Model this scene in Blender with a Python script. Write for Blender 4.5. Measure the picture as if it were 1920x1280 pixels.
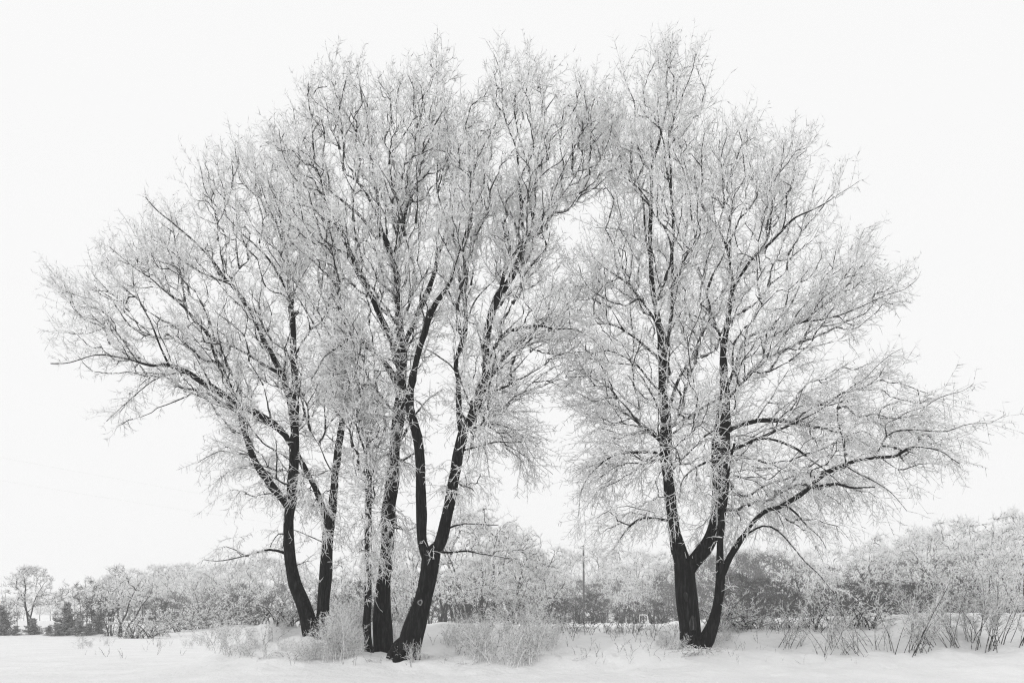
import bpy, math, random
import numpy as np
from mathutils import Vector, noise as mnoise

for o in list(bpy.data.objects):
    bpy.data.objects.remove(o)
S = bpy.context.scene
COL = S.collection

# ------------------------------------------------------------------ camera
F = 1700.0          # focal length in pixels of a 1920 px wide frame
EYE = 1.15          # eye height above the flat snow, metres
HZ = 1165.0         # image row of the horizon
cam_d = bpy.data.cameras.new('camera')
cam = bpy.data.objects.new('camera', cam_d)
COL.objects.link(cam)
cam.location = (0, 0, EYE)
cam.rotation_euler = (math.radians(90), 0, 0)
cam_d.sensor_width = 36.0
cam_d.lens = 36.0 * F / 1920.0
cam_d.shift_y = (HZ - 640.0) / 1920.0
cam_d.clip_start = 0.1
cam_d.clip_end = 3000
S.camera = cam

# ------------------------------------------------------------------ sky, sun, exposure (overcast winter light, black and white film)
SUN_EL, SUN_AZ = math.radians(38), math.radians(235)
world = bpy.data.worlds.new('World')
S.world = world
world.use_nodes = True
nt = world.node_tree
nt.nodes.clear()
sky = nt.nodes.new('ShaderNodeTexSky')
sky.sky_type = 'NISHITA'
sky.sun_disc = False
sky.sun_elevation = SUN_EL
sky.sun_rotation = SUN_AZ
sky.dust_density = 8.0
bw = nt.nodes.new('ShaderNodeRGBToBW')
mixs = nt.nodes.new('ShaderNodeMix')
mixs.data_type = 'FLOAT'
mixs.inputs[0].default_value = 0.94          # cloud cover: almost all of the sky is even grey cloud
mixs.inputs[3].default_value = 9.6
bg = nt.nodes.new('ShaderNodeBackground')
bg.inputs['Strength'].default_value = 0.1
wo = nt.nodes.new('ShaderNodeOutputWorld')
nt.links.new(sky.outputs[0], bw.inputs[0])
nt.links.new(bw.outputs[0], mixs.inputs[2])
nt.links.new(mixs.outputs[0], bg.inputs['Color'])
nt.links.new(bg.outputs[0], wo.inputs[0])

sun_d = bpy.data.lights.new('sun', 'SUN')
sun_d.energy = 0.8
sun_d.angle = math.radians(40)
sun = bpy.data.objects.new('sun', sun_d)
COL.objects.link(sun)
sdir = Vector((math.sin(SUN_AZ) * math.cos(SUN_EL), math.cos(SUN_AZ) * math.cos(SUN_EL), math.sin(SUN_EL)))
sun.rotation_euler = sdir.to_track_quat('Z', 'Y').to_euler()
sun.location = (0, -10, 30)

S.view_settings.view_transform = 'Standard'
S.view_settings.look = 'None'
S.view_settings.exposure = 0.06
S.view_settings.gamma = 1.0
S.view_settings.use_curve_mapping = False
S.render.engine = 'CYCLES'
S.cycles.max_bounces = 8
S.cycles.diffuse_bounces = 7
S.cycles.volume_bounces = 3
S.cycles.use_denoising = True
S.cycles.denoiser = 'OPENIMAGEDENOISE'
S.cycles.denoising_input_passes = 'RGB_ALBEDO_NORMAL'
S.cycles.denoising_prefilter = 'NONE'
S.cycles.use_adaptive_sampling = True
S.cycles.adaptive_threshold = 0.015
S.cycles.filter_width = 1.2

# ------------------------------------------------------------------ materials (all procedural, all neutral grey)
def grey(v):
    return (v, v, v, 1)

def mat_base(name):
    m = bpy.data.materials.new(name)
    m.use_nodes = True
    n = m.node_tree
    n.nodes.clear()
    out = n.nodes.new('ShaderNodeOutputMaterial')
    return m, n, out

def ramp(n, src, a, b, va, vb):
    r = n.nodes.new('ShaderNodeMapRange')
    r.inputs[1].default_value = a
    r.inputs[2].default_value = b
    r.inputs[3].default_value = va
    r.inputs[4].default_value = vb
    n.links.new(src, r.inputs[0])
    return r.outputs[0]

def noise_tex(n, scale, detail=3.0, stretch=None, rough=0.6):
    tc = n.nodes.new('ShaderNodeTexCoord')
    t = n.nodes.new('ShaderNodeTexNoise')
    t.inputs['Scale'].default_value = scale
    t.inputs['Detail'].default_value = detail
    t.inputs['Roughness'].default_value = rough
    if stretch:
        mp = n.nodes.new('ShaderNodeMapping')
        mp.inputs['Scale'].default_value = stretch
        n.links.new(tc.outputs['Object'], mp.inputs[0])
        n.links.new(mp.outputs[0], t.inputs[0])
    else:
        n.links.new(tc.outputs['Object'], t.inputs[0])
    return t.outputs[0]

def frost_mat(name, bark, frost, nscale, lo, hi, nzw, nw=1.0):
    """bark with hoarfrost: the frost lies on upward sides and in noisy patches"""
    m, n, out = mat_base(name)
    d = n.nodes.new('ShaderNodeBsdfDiffuse')
    nz = n.nodes.new('ShaderNodeNewGeometry')
    sep = n.nodes.new('ShaderNodeSeparateXYZ')
    n.links.new(nz.outputs['Normal'], sep.inputs[0])
    no = noise_tex(n, nscale, 2.0)
    a = n.nodes.new('ShaderNodeMath'); a.operation = 'MULTIPLY_ADD'
    n.links.new(sep.outputs['Z'], a.inputs[0]); a.inputs[1].default_value = nzw
    b = n.nodes.new('ShaderNodeMath'); b.operation = 'MULTIPLY'
    n.links.new(no, b.inputs[0]); b.inputs[1].default_value = nw
    n.links.new(b.outputs[0], a.inputs[2])
    f = ramp(n, a.outputs[0], lo, hi, 0, 1)
    mx = n.nodes.new('ShaderNodeMix'); mx.data_type = 'RGBA'
    n.links.new(f, mx.inputs[0])
    mx.inputs[6].default_value = grey(bark)
    mx.inputs[7].default_value = grey(frost)
    n.links.new(mx.outputs[2], d.inputs[0])
    n.links.new(d.outputs[0], out.inputs[0])
    return m

def bark_mat(name, lo, hi, bump=0.6):
    m, n, out = mat_base(name)
    p = n.nodes.new('ShaderNodeBsdfPrincipled')
    p.inputs['Roughness'].default_value = 0.9
    p.inputs['Specular IOR Level'].default_value = 0.15
    a = noise_tex(n, 26.0, 5.0, (1, 1, 0.13), 0.65)
    r = n.nodes.new('ShaderNodeValToRGB')
    r.color_ramp.elements[0].position = 0.48; r.color_ramp.elements[0].color = grey(lo)
    r.color_ramp.elements[1].position = 0.74; r.color_ramp.elements[1].color = grey(hi)
    n.links.new(a, r.inputs[0])
    # specks of frost caught in the furrows
    fr = noise_tex(n, 60.0, 3.0)
    f = ramp(n, fr, 0.735, 0.80, 0, 0.6)
    mx = n.nodes.new('ShaderNodeMix'); mx.data_type = 'RGBA'
    n.links.new(f, mx.inputs[0]); n.links.new(r.outputs[0], mx.inputs[6]); mx.inputs[7].default_value = grey(0.7)
    n.links.new(mx.outputs[2], p.inputs['Base Color'])
    bp = n.nodes.new('ShaderNodeBump')
    bp.inputs['Strength'].default_value = bump
    bp.inputs['Distance'].default_value = 0.05
    n.links.new(a, bp.inputs['Height'])
    n.links.new(bp.outputs[0], p.inputs['Normal'])
    n.links.new(p.outputs[0], out.inputs[0])
    return m

def plain_mat(name, v, rough=0.8, var=0.25, scale=8.0):
    m, n, out = mat_base(name)
    p = n.nodes.new('ShaderNodeBsdfPrincipled')
    p.inputs['Roughness'].default_value = rough
    a = noise_tex(n, scale, 3.0)
    r = n.nodes.new('ShaderNodeValToRGB')
    r.color_ramp.elements[0].position = 0.3; r.color_ramp.elements[0].color = grey(v * (1 - var))
    r.color_ramp.elements[1].position = 0.7; r.color_ramp.elements[1].color = grey(min(0.9, v * (1 + var)))
    n.links.new(a, r.inputs[0])
    n.links.new(r.outputs[0], p.inputs['Base Color'])
    n.links.new(p.outputs[0], out.inputs[0])
    return m

M_bark = bark_mat('black bark', 0.004, 0.038, 1.0)
M_scar = bark_mat('pale worn bark', 0.02, 0.14, 0.4)
M_limb = frost_mat('limb bark with frost', 0.012, 0.76, 30.0, 0.76, 1.0, 0.40)
M_branch = frost_mat('branch bark with frost', 0.03, 0.80, 22.0, 0.50, 0.86, 0.26)
M_twig = frost_mat('frosted twig', 0.07, 0.90, 11.0, 0.22, 0.46, 0.14)
M_farstem = frost_mat('background stem', 0.05, 0.60, 6.0, 0.72, 1.05, 0.30)
M_fartwig = frost_mat('background frosted twig', 0.16, 0.92, 2.2, 0.20, 0.46, 0.16)
M_darktwig = frost_mat('bare background twig', 0.045, 0.66, 1.4, 0.66, 1.02, 0.22)
M_needle = frost_mat('dark needles dusted with frost', 0.05, 0.75, 5.0, 0.36, 0.85, 0.34)
M_weed = frost_mat('dry stalk with frost', 0.035, 0.74, 22.0, 0.50, 0.80, 0.24)
M_weedpale = frost_mat('heavily frosted stalk', 0.09, 0.87, 22.0, 0.27, 0.54, 0.20)
M_pole = plain_mat('grey weathered wood', 0.12, 0.85, 0.3, 4.0)
M_wire = plain_mat('frosted wire', 0.8, 0.8, 0.05)
M_metal = plain_mat('white painted tube', 0.78, 0.5, 0.05)
M_knotring = plain_mat('pale knot wood', 0.2, 0.9, 0.5, 40.0)

def snow_mat():
    m, n, out = mat_base('snow')
    p = n.nodes.new('ShaderNodeBsdfPrincipled')
    p.inputs['Roughness'].default_value = 0.75
    p.inputs['Specular IOR Level'].default_value = 0.15
    a = noise_tex(n, 0.7, 4.0)
    r = n.nodes.new('ShaderNodeValToRGB')
    r.color_ramp.elements[0].position = 0.3; r.color_ramp.elements[0].color = grey(0.72)
    r.color_ramp.elements[1].position = 0.7; r.color_ramp.elements[1].color = grey(0.80)
    n.links.new(a, r.inputs[0])
    n.links.new(r.outputs[0], p.inputs['Base Color'])
    b1 = noise_tex(n, 5.0, 5.0, None, 0.6)
    bp = n.nodes.new('ShaderNodeBump')
    bp.inputs['Strength'].default_value = 0.6
    bp.inputs['Distance'].default_value = 0.09
    n.links.new(b1, bp.inputs['Height'])
    n.links.new(bp.outputs[0], p.inputs['Normal'])
    n.links.new(p.outputs[0], out.inputs[0])
    return m
M_snow = snow_mat()

# ------------------------------------------------------------------ helpers
def tag(o, label=None, cat=None, group=None, kind=None):
    if label: o['label'] = label
    if cat: o['category'] = cat
    if group: o['group'] = group
    if kind: o['kind'] = kind
    return o

def link(name, me, parent=None):
    o = bpy.data.objects.new(name, me)
    COL.objects.link(o)
    if parent: o.parent = parent
    return o

def mesh_np(name, verts, faces_idx, starts, mat, smooth=True):
    me = bpy.data.meshes.new(name)
    me.vertices.add(len(verts))
    me.vertices.foreach_set('co', np.ascontiguousarray(verts, np.float32).ravel())
    me.loops.add(len(faces_idx))
    me.loops.foreach_set('vertex_index', np.ascontiguousarray(faces_idx, np.int32))
    me.polygons.add(len(starts))
    me.polygons.foreach_set('loop_start', np.ascontiguousarray(starts, np.int32))
    me.polygons.foreach_set('use_smooth', np.full(len(starts), smooth, bool))
    me.materials.append(mat)
    me.update(calc_edges=True)
    return me

def nrm(a):
    return a / np.maximum(np.linalg.norm(a, axis=-1, keepdims=True), 1e-9)

class Geo:
    """collects tubes into one mesh"""
    def __init__(self):
        self.v, self.q, self.t, self.n = [], [], [], 0
    def twigs(self, P, R, sides=3):
        """P (N,K,3) polylines, R (N,K) radii; the last point closes to a tip"""
        N, K, _ = P.shape
        if N == 0: return
        T = np.empty_like(P)
        T[:, 1:-1] = P[:, 2:] - P[:, :-2]
        T[:, 0] = P[:, 1] - P[:, 0]
        T[:, -1] = P[:, -1] - P[:, -2]
        T = nrm(T)
        ax = np.where(np.abs(T[:, :1, 2:3]) > 0.85, np.array([1., 0, 0]), np.array([0., 0, 1.]))
        U = nrm(np.cross(T, ax)); V = np.cross(T, U)
        ang = np.arange(sides) * 2 * math.pi / sides
        ring = P[:, :-1, None, :] + R[:, :-1, None, None] * (U[:, :-1, None, :] * np.cos(ang)[None, None, :, None] + V[:, :-1, None, :] * np.sin(ang)[None, None, :, None])
        nv = (K - 1) * sides + 1
        vv = np.concatenate([ring.reshape(N, (K - 1) * sides, 3), P[:, -1:, :]], axis=1)
        base = self.n + np.arange(N)[:, None] * nv
        q = []
        for k in range(K - 2):
            for s in range(sides):
                a = k * sides + s; b = k * sides + (s + 1) % sides
                q.append((a, b, b + sides, a + sides))
        if q:
            self.q.append((base[:, :, None] + np.array(q)[None]).reshape(-1, 4))
        t = [((K - 2) * sides + s, (K - 2) * sides + (s + 1) % sides, nv - 1) for s in range(sides)]
        self.t.append((base[:, :, None] + np.array(t)[None]).reshape(-1, 3))
        self.v.append(vv.reshape(-1, 3)); self.n += N * nv
    def tube(self, P, R, sides=12, cap=True, lump=0.0, seed=0, flare=None):
        """one polyline with parallel-transported rings"""
        P = np.asarray(P, float); K = len(P)
        T = nrm(np.gradient(P, axis=0))
        u = np.cross(T[0], (0, 1, 0.01)); u /= np.linalg.norm(u)
        rows = []
        for k in range(K):
            u = u - T[k] * np.dot(u, T[k]); u /= np.linalg.norm(u)
            v = np.cross(T[k], u)
            ang = np.arange(sides) * 2 * math.pi / sides
            rr = np.full(sides, R[k])
            if lump:
                for s in range(sides):
                    q = (P[k] + R[k] * (u * math.cos(ang[s]) + v * math.sin(ang[s]))) * (0.35 / max(R[k], 0.03)) * np.array([1, 1, 0.45])
                    rr[s] *= 1 + lump * mnoise.noise(Vector(q) + Vector((seed, 0, 0)))
                    if sides > 14:
                        rr[s] += 0.010 * mnoise.noise(Vector((math.cos(ang[s]) * 4.2 + seed, math.sin(ang[s]) * 4.2, k * 0.16))) + 0.006 * mnoise.noise(Vector((math.cos(ang[s]) * 2, math.sin(ang[s]) * 2 + seed, k * 0.5)))
            if flare is not None:
                rr = rr * flare(k, ang)
            rows.append(P[k] + rr[:, None] * (u * np.cos(ang)[:, None] + v * np.sin(ang)[:, None]))
        vv = np.concatenate(rows + ([P[:1], P[-1:]] if cap else []))
        q = []
        for k in range(K - 1):
            for s in range(sides):
                a = k * sides + s; b = k * sides + (s + 1) % sides
                q.append((a, b, b + sides, a + sides))
        self.q.append(np.array(q) + self.n)
        if cap:
            t = []
            for s in range(sides):
                t.append(((s + 1) % sides, s, K * sides))
                t.append(((K - 1) * sides + s, (K - 1) * sides + (s + 1) % sides, K * sides + 1))
            self.t.append(np.array(t) + self.n)
        self.v.append(vv); self.n += len(vv)
    def mesh(self, name, mat, smooth=True):
        v = np.concatenate(self.v)
        q = np.concatenate(self.q) if self.q else np.zeros((0, 4), int)
        t = np.concatenate(self.t) if self.t else np.zeros((0, 3), int)
        idx = np.concatenate([q.ravel(), t.ravel()])
        st = np.concatenate([np.arange(len(q)) * 4, len(q) * 4 + np.arange(len(t)) * 3])
        return mesh_np(name, v, idx, st, mat, smooth)

def catmull(pts, step):
    """resample a polyline of rows (x, y, z, extra...) smoothly"""
    P = np.asarray(pts, float)
    if len(P) < 3:
        n = max(2, int(np.linalg.norm(P[-1, :3] - P[0, :3]) / step) + 1)
        return P[0] + (P[-1] - P[0]) * np.linspace(0, 1, n)[:, None]
    E = np.vstack([2 * P[0] - P[1], P, 2 * P[-1] - P[-2]])
    out = []
    for i in range(1, len(E) - 2):
        n = max(1, int(np.linalg.norm(E[i + 1, :3] - E[i, :3]) / step))
        for t in np.arange(n) / n:
            a, b, c, d = E[i - 1], E[i], E[i + 1], E[i + 2]
            out.append(0.5 * (2 * b + (c - a) * t + (2 * a - 5 * b + 4 * c - d) * t * t + (3 * b - a - 3 * c + d) * t ** 3))
    out.append(P[-1])
    return np.array(out)

def perp_rand(T, rng):
    r = rng.normal(size=T.shape)
    r -= T * np.sum(r * T, -1, keepdims=True)
    return nrm(r)

def sprout(P, T, g, rng, L, K, spread, bend, wild, up=0.3, flow=0.0):
    """short shoots leaving points P with parent tangents T -> (N,K,3)"""
    N = len(P)
    Z = np.array([0, 0, 1.0])
    g = np.broadcast_to(np.asarray(g, float), (N,))[:, None]
    d = nrm(T * (1 - spread) + perp_rand(T, rng) * spread + g * Z * up + flow)
    out = np.empty((N, K, 3)); out[:, 0] = P
    st = (L / (K - 1))[:, None]
    for k in range(1, K):
        out[:, k] = out[:, k - 1] + d * st
        d = nrm(d + g * Z * bend + rng.normal(size=(N, 3)) * wild)
    return out

def along(Pl, which, u):
    """points and tangents at fraction u of the polylines Pl[which]"""
    K = Pl.shape[1]
    f = np.clip(u, 0, 0.9999) * (K - 1)
    i = f.astype(int); w = (f - i)[:, None]
    a = Pl[which, i]; b = Pl[which, i + 1]
    return a + (b - a) * w, nrm(b - a)

def grow(npos, ntan, npath, targets, gf, rng, bf=0.25, K=7, ang=0.55, wig=0.05, flow=None, fk=0.9):
    """join every target to the skeleton by the cheapest smooth branch (short, and a short way from the root)"""
    M = len(targets)
    pos = [npos]; tan = [ntan]; path = [npath]
    bid = np.full(len(npos), -1)
    best = np.full(M, 1e9); bi = np.zeros(M, int)
    if flow is None: fl, fk = np.zeros((M, 3)), 0.0
    else: fl = flow(targets)
    def cost(P, T, L, tg, fw):
        v = tg[:, None, :] - P[None]
        d = np.linalg.norm(v, axis=2)
        c = np.einsum('ijk,jk->ij', v, T) / np.maximum(d, 1e-6)
        e = np.einsum('ijk,ik->ij', v, fw) / np.maximum(d, 1e-6)
        return d * (1 + ang * (1 - c) + fk * (1 - e)) + bf * L[None]
    for s in range(0, M, 400):
        c = cost(npos, ntan, npath, targets[s:s + 400], fl[s:s + 400])
        bi[s:s + 400] = c.argmin(1); best[s:s + 400] = c.min(1)
    cap = len(npos) + M * (K - 1)
    AP = np.empty((cap, 3)); AT = np.empty((cap, 3)); AL = np.empty(cap); AB = np.full(cap, -1)
    n = len(npos); AP[:n] = npos; AT[:n] = ntan; AL[:n] = npath
    curves = np.empty((M, K, 3)); par = np.full(M, -1); root_node = np.zeros(M, int)
    alive = np.ones(M, bool)
    ts = np.linspace(0, 1, K)[:, None]
    h00 = 2 * ts ** 3 - 3 * ts ** 2 + 1; h10 = ts ** 3 - 2 * ts ** 2 + ts; h01 = -2 * ts ** 3 + 3 * ts ** 2; h11 = ts ** 3 - ts ** 2
    g = gf(targets)
    order = []
    for it in range(M):
        i = int(np.argmin(np.where(alive, best, 1e18)))
        alive[i] = False
        nd = bi[i]; p0 = AP[nd]; T = AT[nd]; p1 = targets[i]
        v = p1 - p0; d = np.linalg.norm(v) + 1e-6; dh = v / d
        m0 = T * 0.5 + dh * 0.75; m0 = m0 / np.linalg.norm(m0) * d
        m1 = dh * 0.7 + fl[i] * 0.6 + np.array([0, 0, g[i] * 0.4]); m1 = m1 / np.linalg.norm(m1) * d
        C = h00 * p0 + h10 * m0 + h01 * p1 + h11 * m1
        C[1:-1] += rng.normal(size=(K - 2, 3)) * wig * min(d, 0.8)
        tt = np.gradient(C, axis=0); tt /= np.linalg.norm(tt, axis=1, keepdims=True)
        seg = np.linalg.norm(np.diff(C, axis=0), axis=1)
        LL = AL[nd] + np.cumsum(seg)
        AP[n:n + K - 1] = C[1:]; AT[n:n + K - 1] = tt[1:]; AL[n:n + K - 1] = LL; AB[n:n + K - 1] = it
        curves[it] = C; par[it] = AB[nd]; root_node[it] = nd; order.append(i)
        al = np.where(alive)[0]
        if len(al):
            c = cost(C[1:], tt[1:], LL, targets[al], fl[al])
            mn = c.min(1); am = c.argmin(1)
            better = mn < best[al]
            best[al[better]] = mn[better]; bi[al[better]] = n + am[better]
        n += K - 1
    cnt = np.ones(M)
    for it in range(M - 1, -1, -1):
        if par[it] >= 0: cnt[par[it]] += cnt[it]
    return curves, cnt, par, np.array(order, int), root_node

# ------------------------------------------------------------------ the ground
PROF = np.array([(-60, 0), (16.6, 0), (17.6, .03), (18.4, .11), (19.2, .24), (19.8, .36), (20.6, .52), (22, .78), (24, 1.0), (27, 1.05), (35, .98), (60, .93), (110, .92), (200, .95), (620, 1.0)])
LEFT = np.array([(-60, 0), (62, 0), (70, .1), (90, 1.0), (120, 1.3), (200, 1.3), (620, 1.3)])
def sm(a, b, x):
    t = min(1.0, max(0.0, (x - a) / (b - a)))
    return t * t * (3 - 2 * t)
PRINTS = []
_r = random.Random(5)
for k in range(9):      # a wandering line of footprints up the bank
    t = k / 8.0
    PRINTS.append((2.45 + 0.28 * math.sin(t * 5) - t * 0.5 + (0.12 if k % 2 else -0.12), 17.3 + t * 3.2, 0.11, 0.05))
for k in range(10):
    PRINTS.append((6.6 + _r.uniform(-1.5, 3.0), 17.6 + _r.uniform(0, 1.6), _r.uniform(0.07, 0.16), _r.uniform(0.015, 0.035)))
for k in range(26):
    PRINTS.append((-9.6 + _r.uniform(-2.4, 1.6), 19.0 + _r.uniform(0, 5.5), _r.uniform(0.12, 0.3), _r.uniform(0.012, 0.03)))
DRIFTS = [(-2.3, 19.25, .35, .07), (-1.85, 19.2, .3, .06), (-2.9, 20.3, .4, .06), (-3.3, 19.9, .4, .05), (-4.7, 20.6, .6, .10), (3.4, 19.9, .4, .05), (4.9, 20.0, .4, .06)]
for k in range(12):
    DRIFTS.append((_r.uniform(-6.6, -4.2), _r.uniform(19, 22.5), _r.uniform(.2, .55), _r.uniform(.05, .17)))
for k in range(40):
    dx_ = _r.uniform(-6.2, 10)
    if 3.3 < dx_ < 4.9: continue
    DRIFTS.append((dx_, _r.uniform(18.4, 23), _r.uniform(.25, .9), _r.uniform(-.08, .15)))
def ground_h(x, y):
    px = x / max(y, 5.0) * F + 960
    m = sm(-9.2, -4.6, x + 0.35 * mnoise.noise(Vector((y * 0.2, 3.1, 0))))
    shift = 0.45 * math.exp(-((x + 4.6) / 2.2) ** 2) + 0.8 * math.exp(-((x - 4.2) / 1.6) ** 2) - 0.25 * math.exp(-((x + 2.2) / 1.1) ** 2) + 0.35 * sm(6.5, 10, x)
    yy = y + shift * (1 if y < 24 else max(0, 1 - (y - 24) / 6))
    far = sm(45, 75, y)
    bank = float(np.interp(yy, PROF[:, 0], PROF[:, 1]))
    if y < 60:
        bank *= 1 + 0.28 * sm(7.5, 11, x) * sm(20, 25, y)
        bank *= 1 - 0.17 * math.exp(-((x - 2.3) / 1.9) ** 2) * sm(20, 23, y) * (1 - sm(30, 45, y))
    flat = float(np.interp(y, LEFT[:, 0], LEFT[:, 1]))
    h = flat + (bank - flat) * m
    if 12 < y < 60:
        k = m * sm(17.2, 19.5, y)
        h += k * (0.15 * mnoise.noise(Vector((x * 0.9, y * 0.9, 1))) + 0.075 * mnoise.noise(Vector((x * 2.6, y * 2.6, 7))) + 0.016 * mnoise.noise(Vector((x * 7, y * 7, 9))))
        h += 0.028 * mnoise.noise(Vector((x * 0.5, y * 1.6, 4))) + 0.007 * mnoise.noise(Vector((x * 2.2, y * 5, 5)))
        for (a, b, w, hh) in DRIFTS:
            q = ((x - a) / w) ** 2 + ((y - b) / (w * 0.7)) ** 2
            if q < 9: h += hh * math.exp(-q) * (1 + 0.5 * mnoise.noise(Vector((x * 4, y * 4, 2))))
        for (a, b, r, dp) in PRINTS:
            dx, dy = x - a, y - b
            if abs(dx) < 3 * r and abs(dy) < 3 * r:
                q = (dx * dx + dy * dy) / (r * r)
                dp *= 1.6; h += -dp * math.exp(-q) + 0.35 * dp * math.exp(-(math.sqrt(q) - 1.5) ** 2 * 4)
    return h

def build_ground():
    xs = np.concatenate([-np.geomspace(300, 17.5, 24), np.linspace(-17, 17, 250), np.geomspace(17.5, 300, 24)])
    ys = np.concatenate([np.linspace(-28, 13, 10), np.linspace(13.4, 27, 190), np.geomspace(27.2, 600, 70)])
    V = np.empty((len(ys), len(xs), 3))
    for j, y in enumerate(ys):
        for i, x in enumerate(xs):
            V[j, i] = (x, y, ground_h(x, y))
    nx = len(xs)
    a = (np.arange(len(ys) - 1)[:, None] * nx + np.arange(nx - 1)[None]).ravel()
    q = np.stack([a, a + 1, a + nx + 1, a + nx], 1)
    me = mesh_np('snow_ground', V.reshape(-1, 3), q.ravel(), np.arange(len(q)) * 4, M_snow)
    o = link('snow_ground', me)
    tag(o, 'smooth snow field with a low drifted bank', None, None, 'structure')
build_ground()

def hit(px, py):
    """where the sight line of a pixel of the photograph meets the ground"""
    for y in np.arange(16.0, 90.0, 0.05):
        x = (px - 960) * y / F
        z = EYE - (py - HZ) * y / F
        if z <= ground_h(x, y):
            return x, y
    return (px - 960) * 60 / F, 60.0

# ------------------------------------------------------------------ main trees: limbs (column, row, width) in the photograph's pixels
# name: (tree, parent, points, end depth in metres behind the trunk, sprout density)
L = {}
def limb(name, tree, parent, pts, depth, spr=0.0):
    L[name] = dict(tree=tree, parent=parent, pts=pts, depth=depth, spr=spr)

# --- A: two trunks in a V
limb('A1', 'A', None, [(592, 1212, 44), (584, 1185, 36), (577, 1156, 29), (563, 1120, 26), (553, 1094, 25), (546, 1060, 23), (541, 1010, 21), (542, 965, 20), (546, 935, 20), (549, 900, 17), (551, 860, 16), (552, 800, 15), (552, 740, 15), (552, 680, 13), (549, 620, 11), (546, 560, 9), (540, 500, 7), (530, 430, 6), (522, 370, 4)], 0.3, 0.5)
limb('A2', 'A', None, [(588, 1212, 40), (598, 1182, 29), (605, 1156, 25), (607, 1130, 23), (610, 1078, 22), (614, 1030, 20), (617, 985, 21), (622, 955, 17), (626, 920, 15), (630, 880, 14), (634, 840, 14), (640, 800, 12), (642, 750, 12), (644, 700, 11), (646, 650, 9), (641, 580, 8), (633, 520, 6), (626, 460, 5), (616, 400, 4)], 0.6, 1.6)
limb('A3', 'A', 'A1', [(543, 955, 16), (530, 934, 15), (512, 914, 15), (492, 888, 13), (477, 862, 12), (467, 832, 11), (458, 805, 11), (450, 775, 10), (442, 752, 9), (434, 730, 9), (422, 701, 8), (405, 671, 8), (396, 640, 7), (387, 624, 7), (363, 603, 6), (349, 580, 5), (320, 555, 5), (298, 537, 4), (280, 520, 4), (240, 490, 3), (208, 462, 2)], -0.5, 0.5)
limb('A4', 'A', 'A1', [(551, 838, 12), (535, 815, 11), (513, 795, 12), (480, 774, 13), (452, 758, 14), (417, 739, 14), (387, 720, 12), (352, 699, 10), (318, 685, 8), (289, 685, 7), (256, 677, 5), (213, 667, 4), (177, 667, 3), (131, 680, 2), (96, 682, 2)], -1.2, 0.6)
limb('A5', 'A', 'A1', [(552, 765, 11), (540, 730, 11), (525, 699, 11), (509, 664, 11), (492, 634, 11), (483, 610, 9), (471, 582, 9), (452, 556, 9), (434, 533, 8), (422, 521, 8), (405, 497, 6), (380, 470, 5), (350, 440, 4), (305, 405, 3), (272, 370, 2)], -0.9, 0.4)
limb('A6', 'A', 'A5', [(526, 704, 9), (490, 680, 8), (471, 666, 7), (448, 655, 5), (405, 640, 4), (360, 635, 3), (310, 625, 2)], 0.8)
limb('A7', 'A', 'A2', [(615, 985, 14), (606, 952, 12), (595, 925, 11), (583, 900, 11), (573, 882, 11), (563, 862, 10), (555, 838, 9), (546, 790, 8), (536, 740, 7), (520, 690, 5), (500, 640, 4), (485, 580, 3)], 1.6, 0.5)
limb('A8', 'A', 'A4', [(318, 684, 6), (300, 650, 5), (290, 620, 5), (275, 590, 4), (262, 560, 3), (250, 540, 2)], -0.4)
limb('A9', 'A', 'A4', [(262, 678, 4), (230, 640, 4), (205, 600, 3), (190, 570, 3), (150, 555, 2), (110, 548, 2)], 0.6)
limb('A10', 'A', 'A3', [(280, 520, 4), (276, 495, 3), (272, 470, 3), (263, 450, 2)], 0.3)
limb('A11', 'A', 'A5', [(434, 533, 6), (400, 520, 5), (360, 500, 4), (320, 470, 3), (285, 450, 2)], 1.0)
limb('A12', 'A', 'A1', [(546, 560, 7), (520, 510, 6), (490, 470, 5), (455, 440, 4), (420, 400, 3), (385, 360, 3), (375, 310, 2)], -0.6)
limb('A13', 'A', 'A1', [(540, 500, 6), (525, 440, 5), (500, 390, 4), (470, 340, 3), (450, 290, 2)], 0.9)
limb('A14', 'A', 'A1', [(541, 1040, 8), (528, 1034, 7), (505, 1030, 6), (480, 1036, 5), (455, 1042, 4), (430, 1046, 4), (405, 1050, 3), (380, 1050, 2)], -0.8)
limb('A15', 'A', 'A1', [(536, 1003, 5), (522, 1000, 4), (510, 1015, 3), (505, 1025, 3)], -0.4)
limb('A16', 'A', 'A3', [(470, 850, 5), (440, 850, 4), (415, 843, 3), (395, 850, 3), (372, 868, 2)], 0.3)
limb('A17', 'A', 'A4', [(352, 700, 5), (325, 700, 4), (290, 710, 4), (258, 735, 3), (225, 765, 2), (200, 790, 2)], -0.6)
limb('A18', 'A', 'A2', [(604, 1020, 4), (590, 1008, 4), (570, 1000, 3), (552, 993, 2)], 0.4)
limb('A19', 'A', 'A2', [(620, 890, 5), (610, 860, 4), (600, 835, 3), (583, 808, 3)], -0.5)
limb('A20', 'A', 'A4', [(400, 728, 6), (385, 700, 5), (368, 668, 4), (350, 640, 4), (335, 610, 3)], 0.5)
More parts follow.
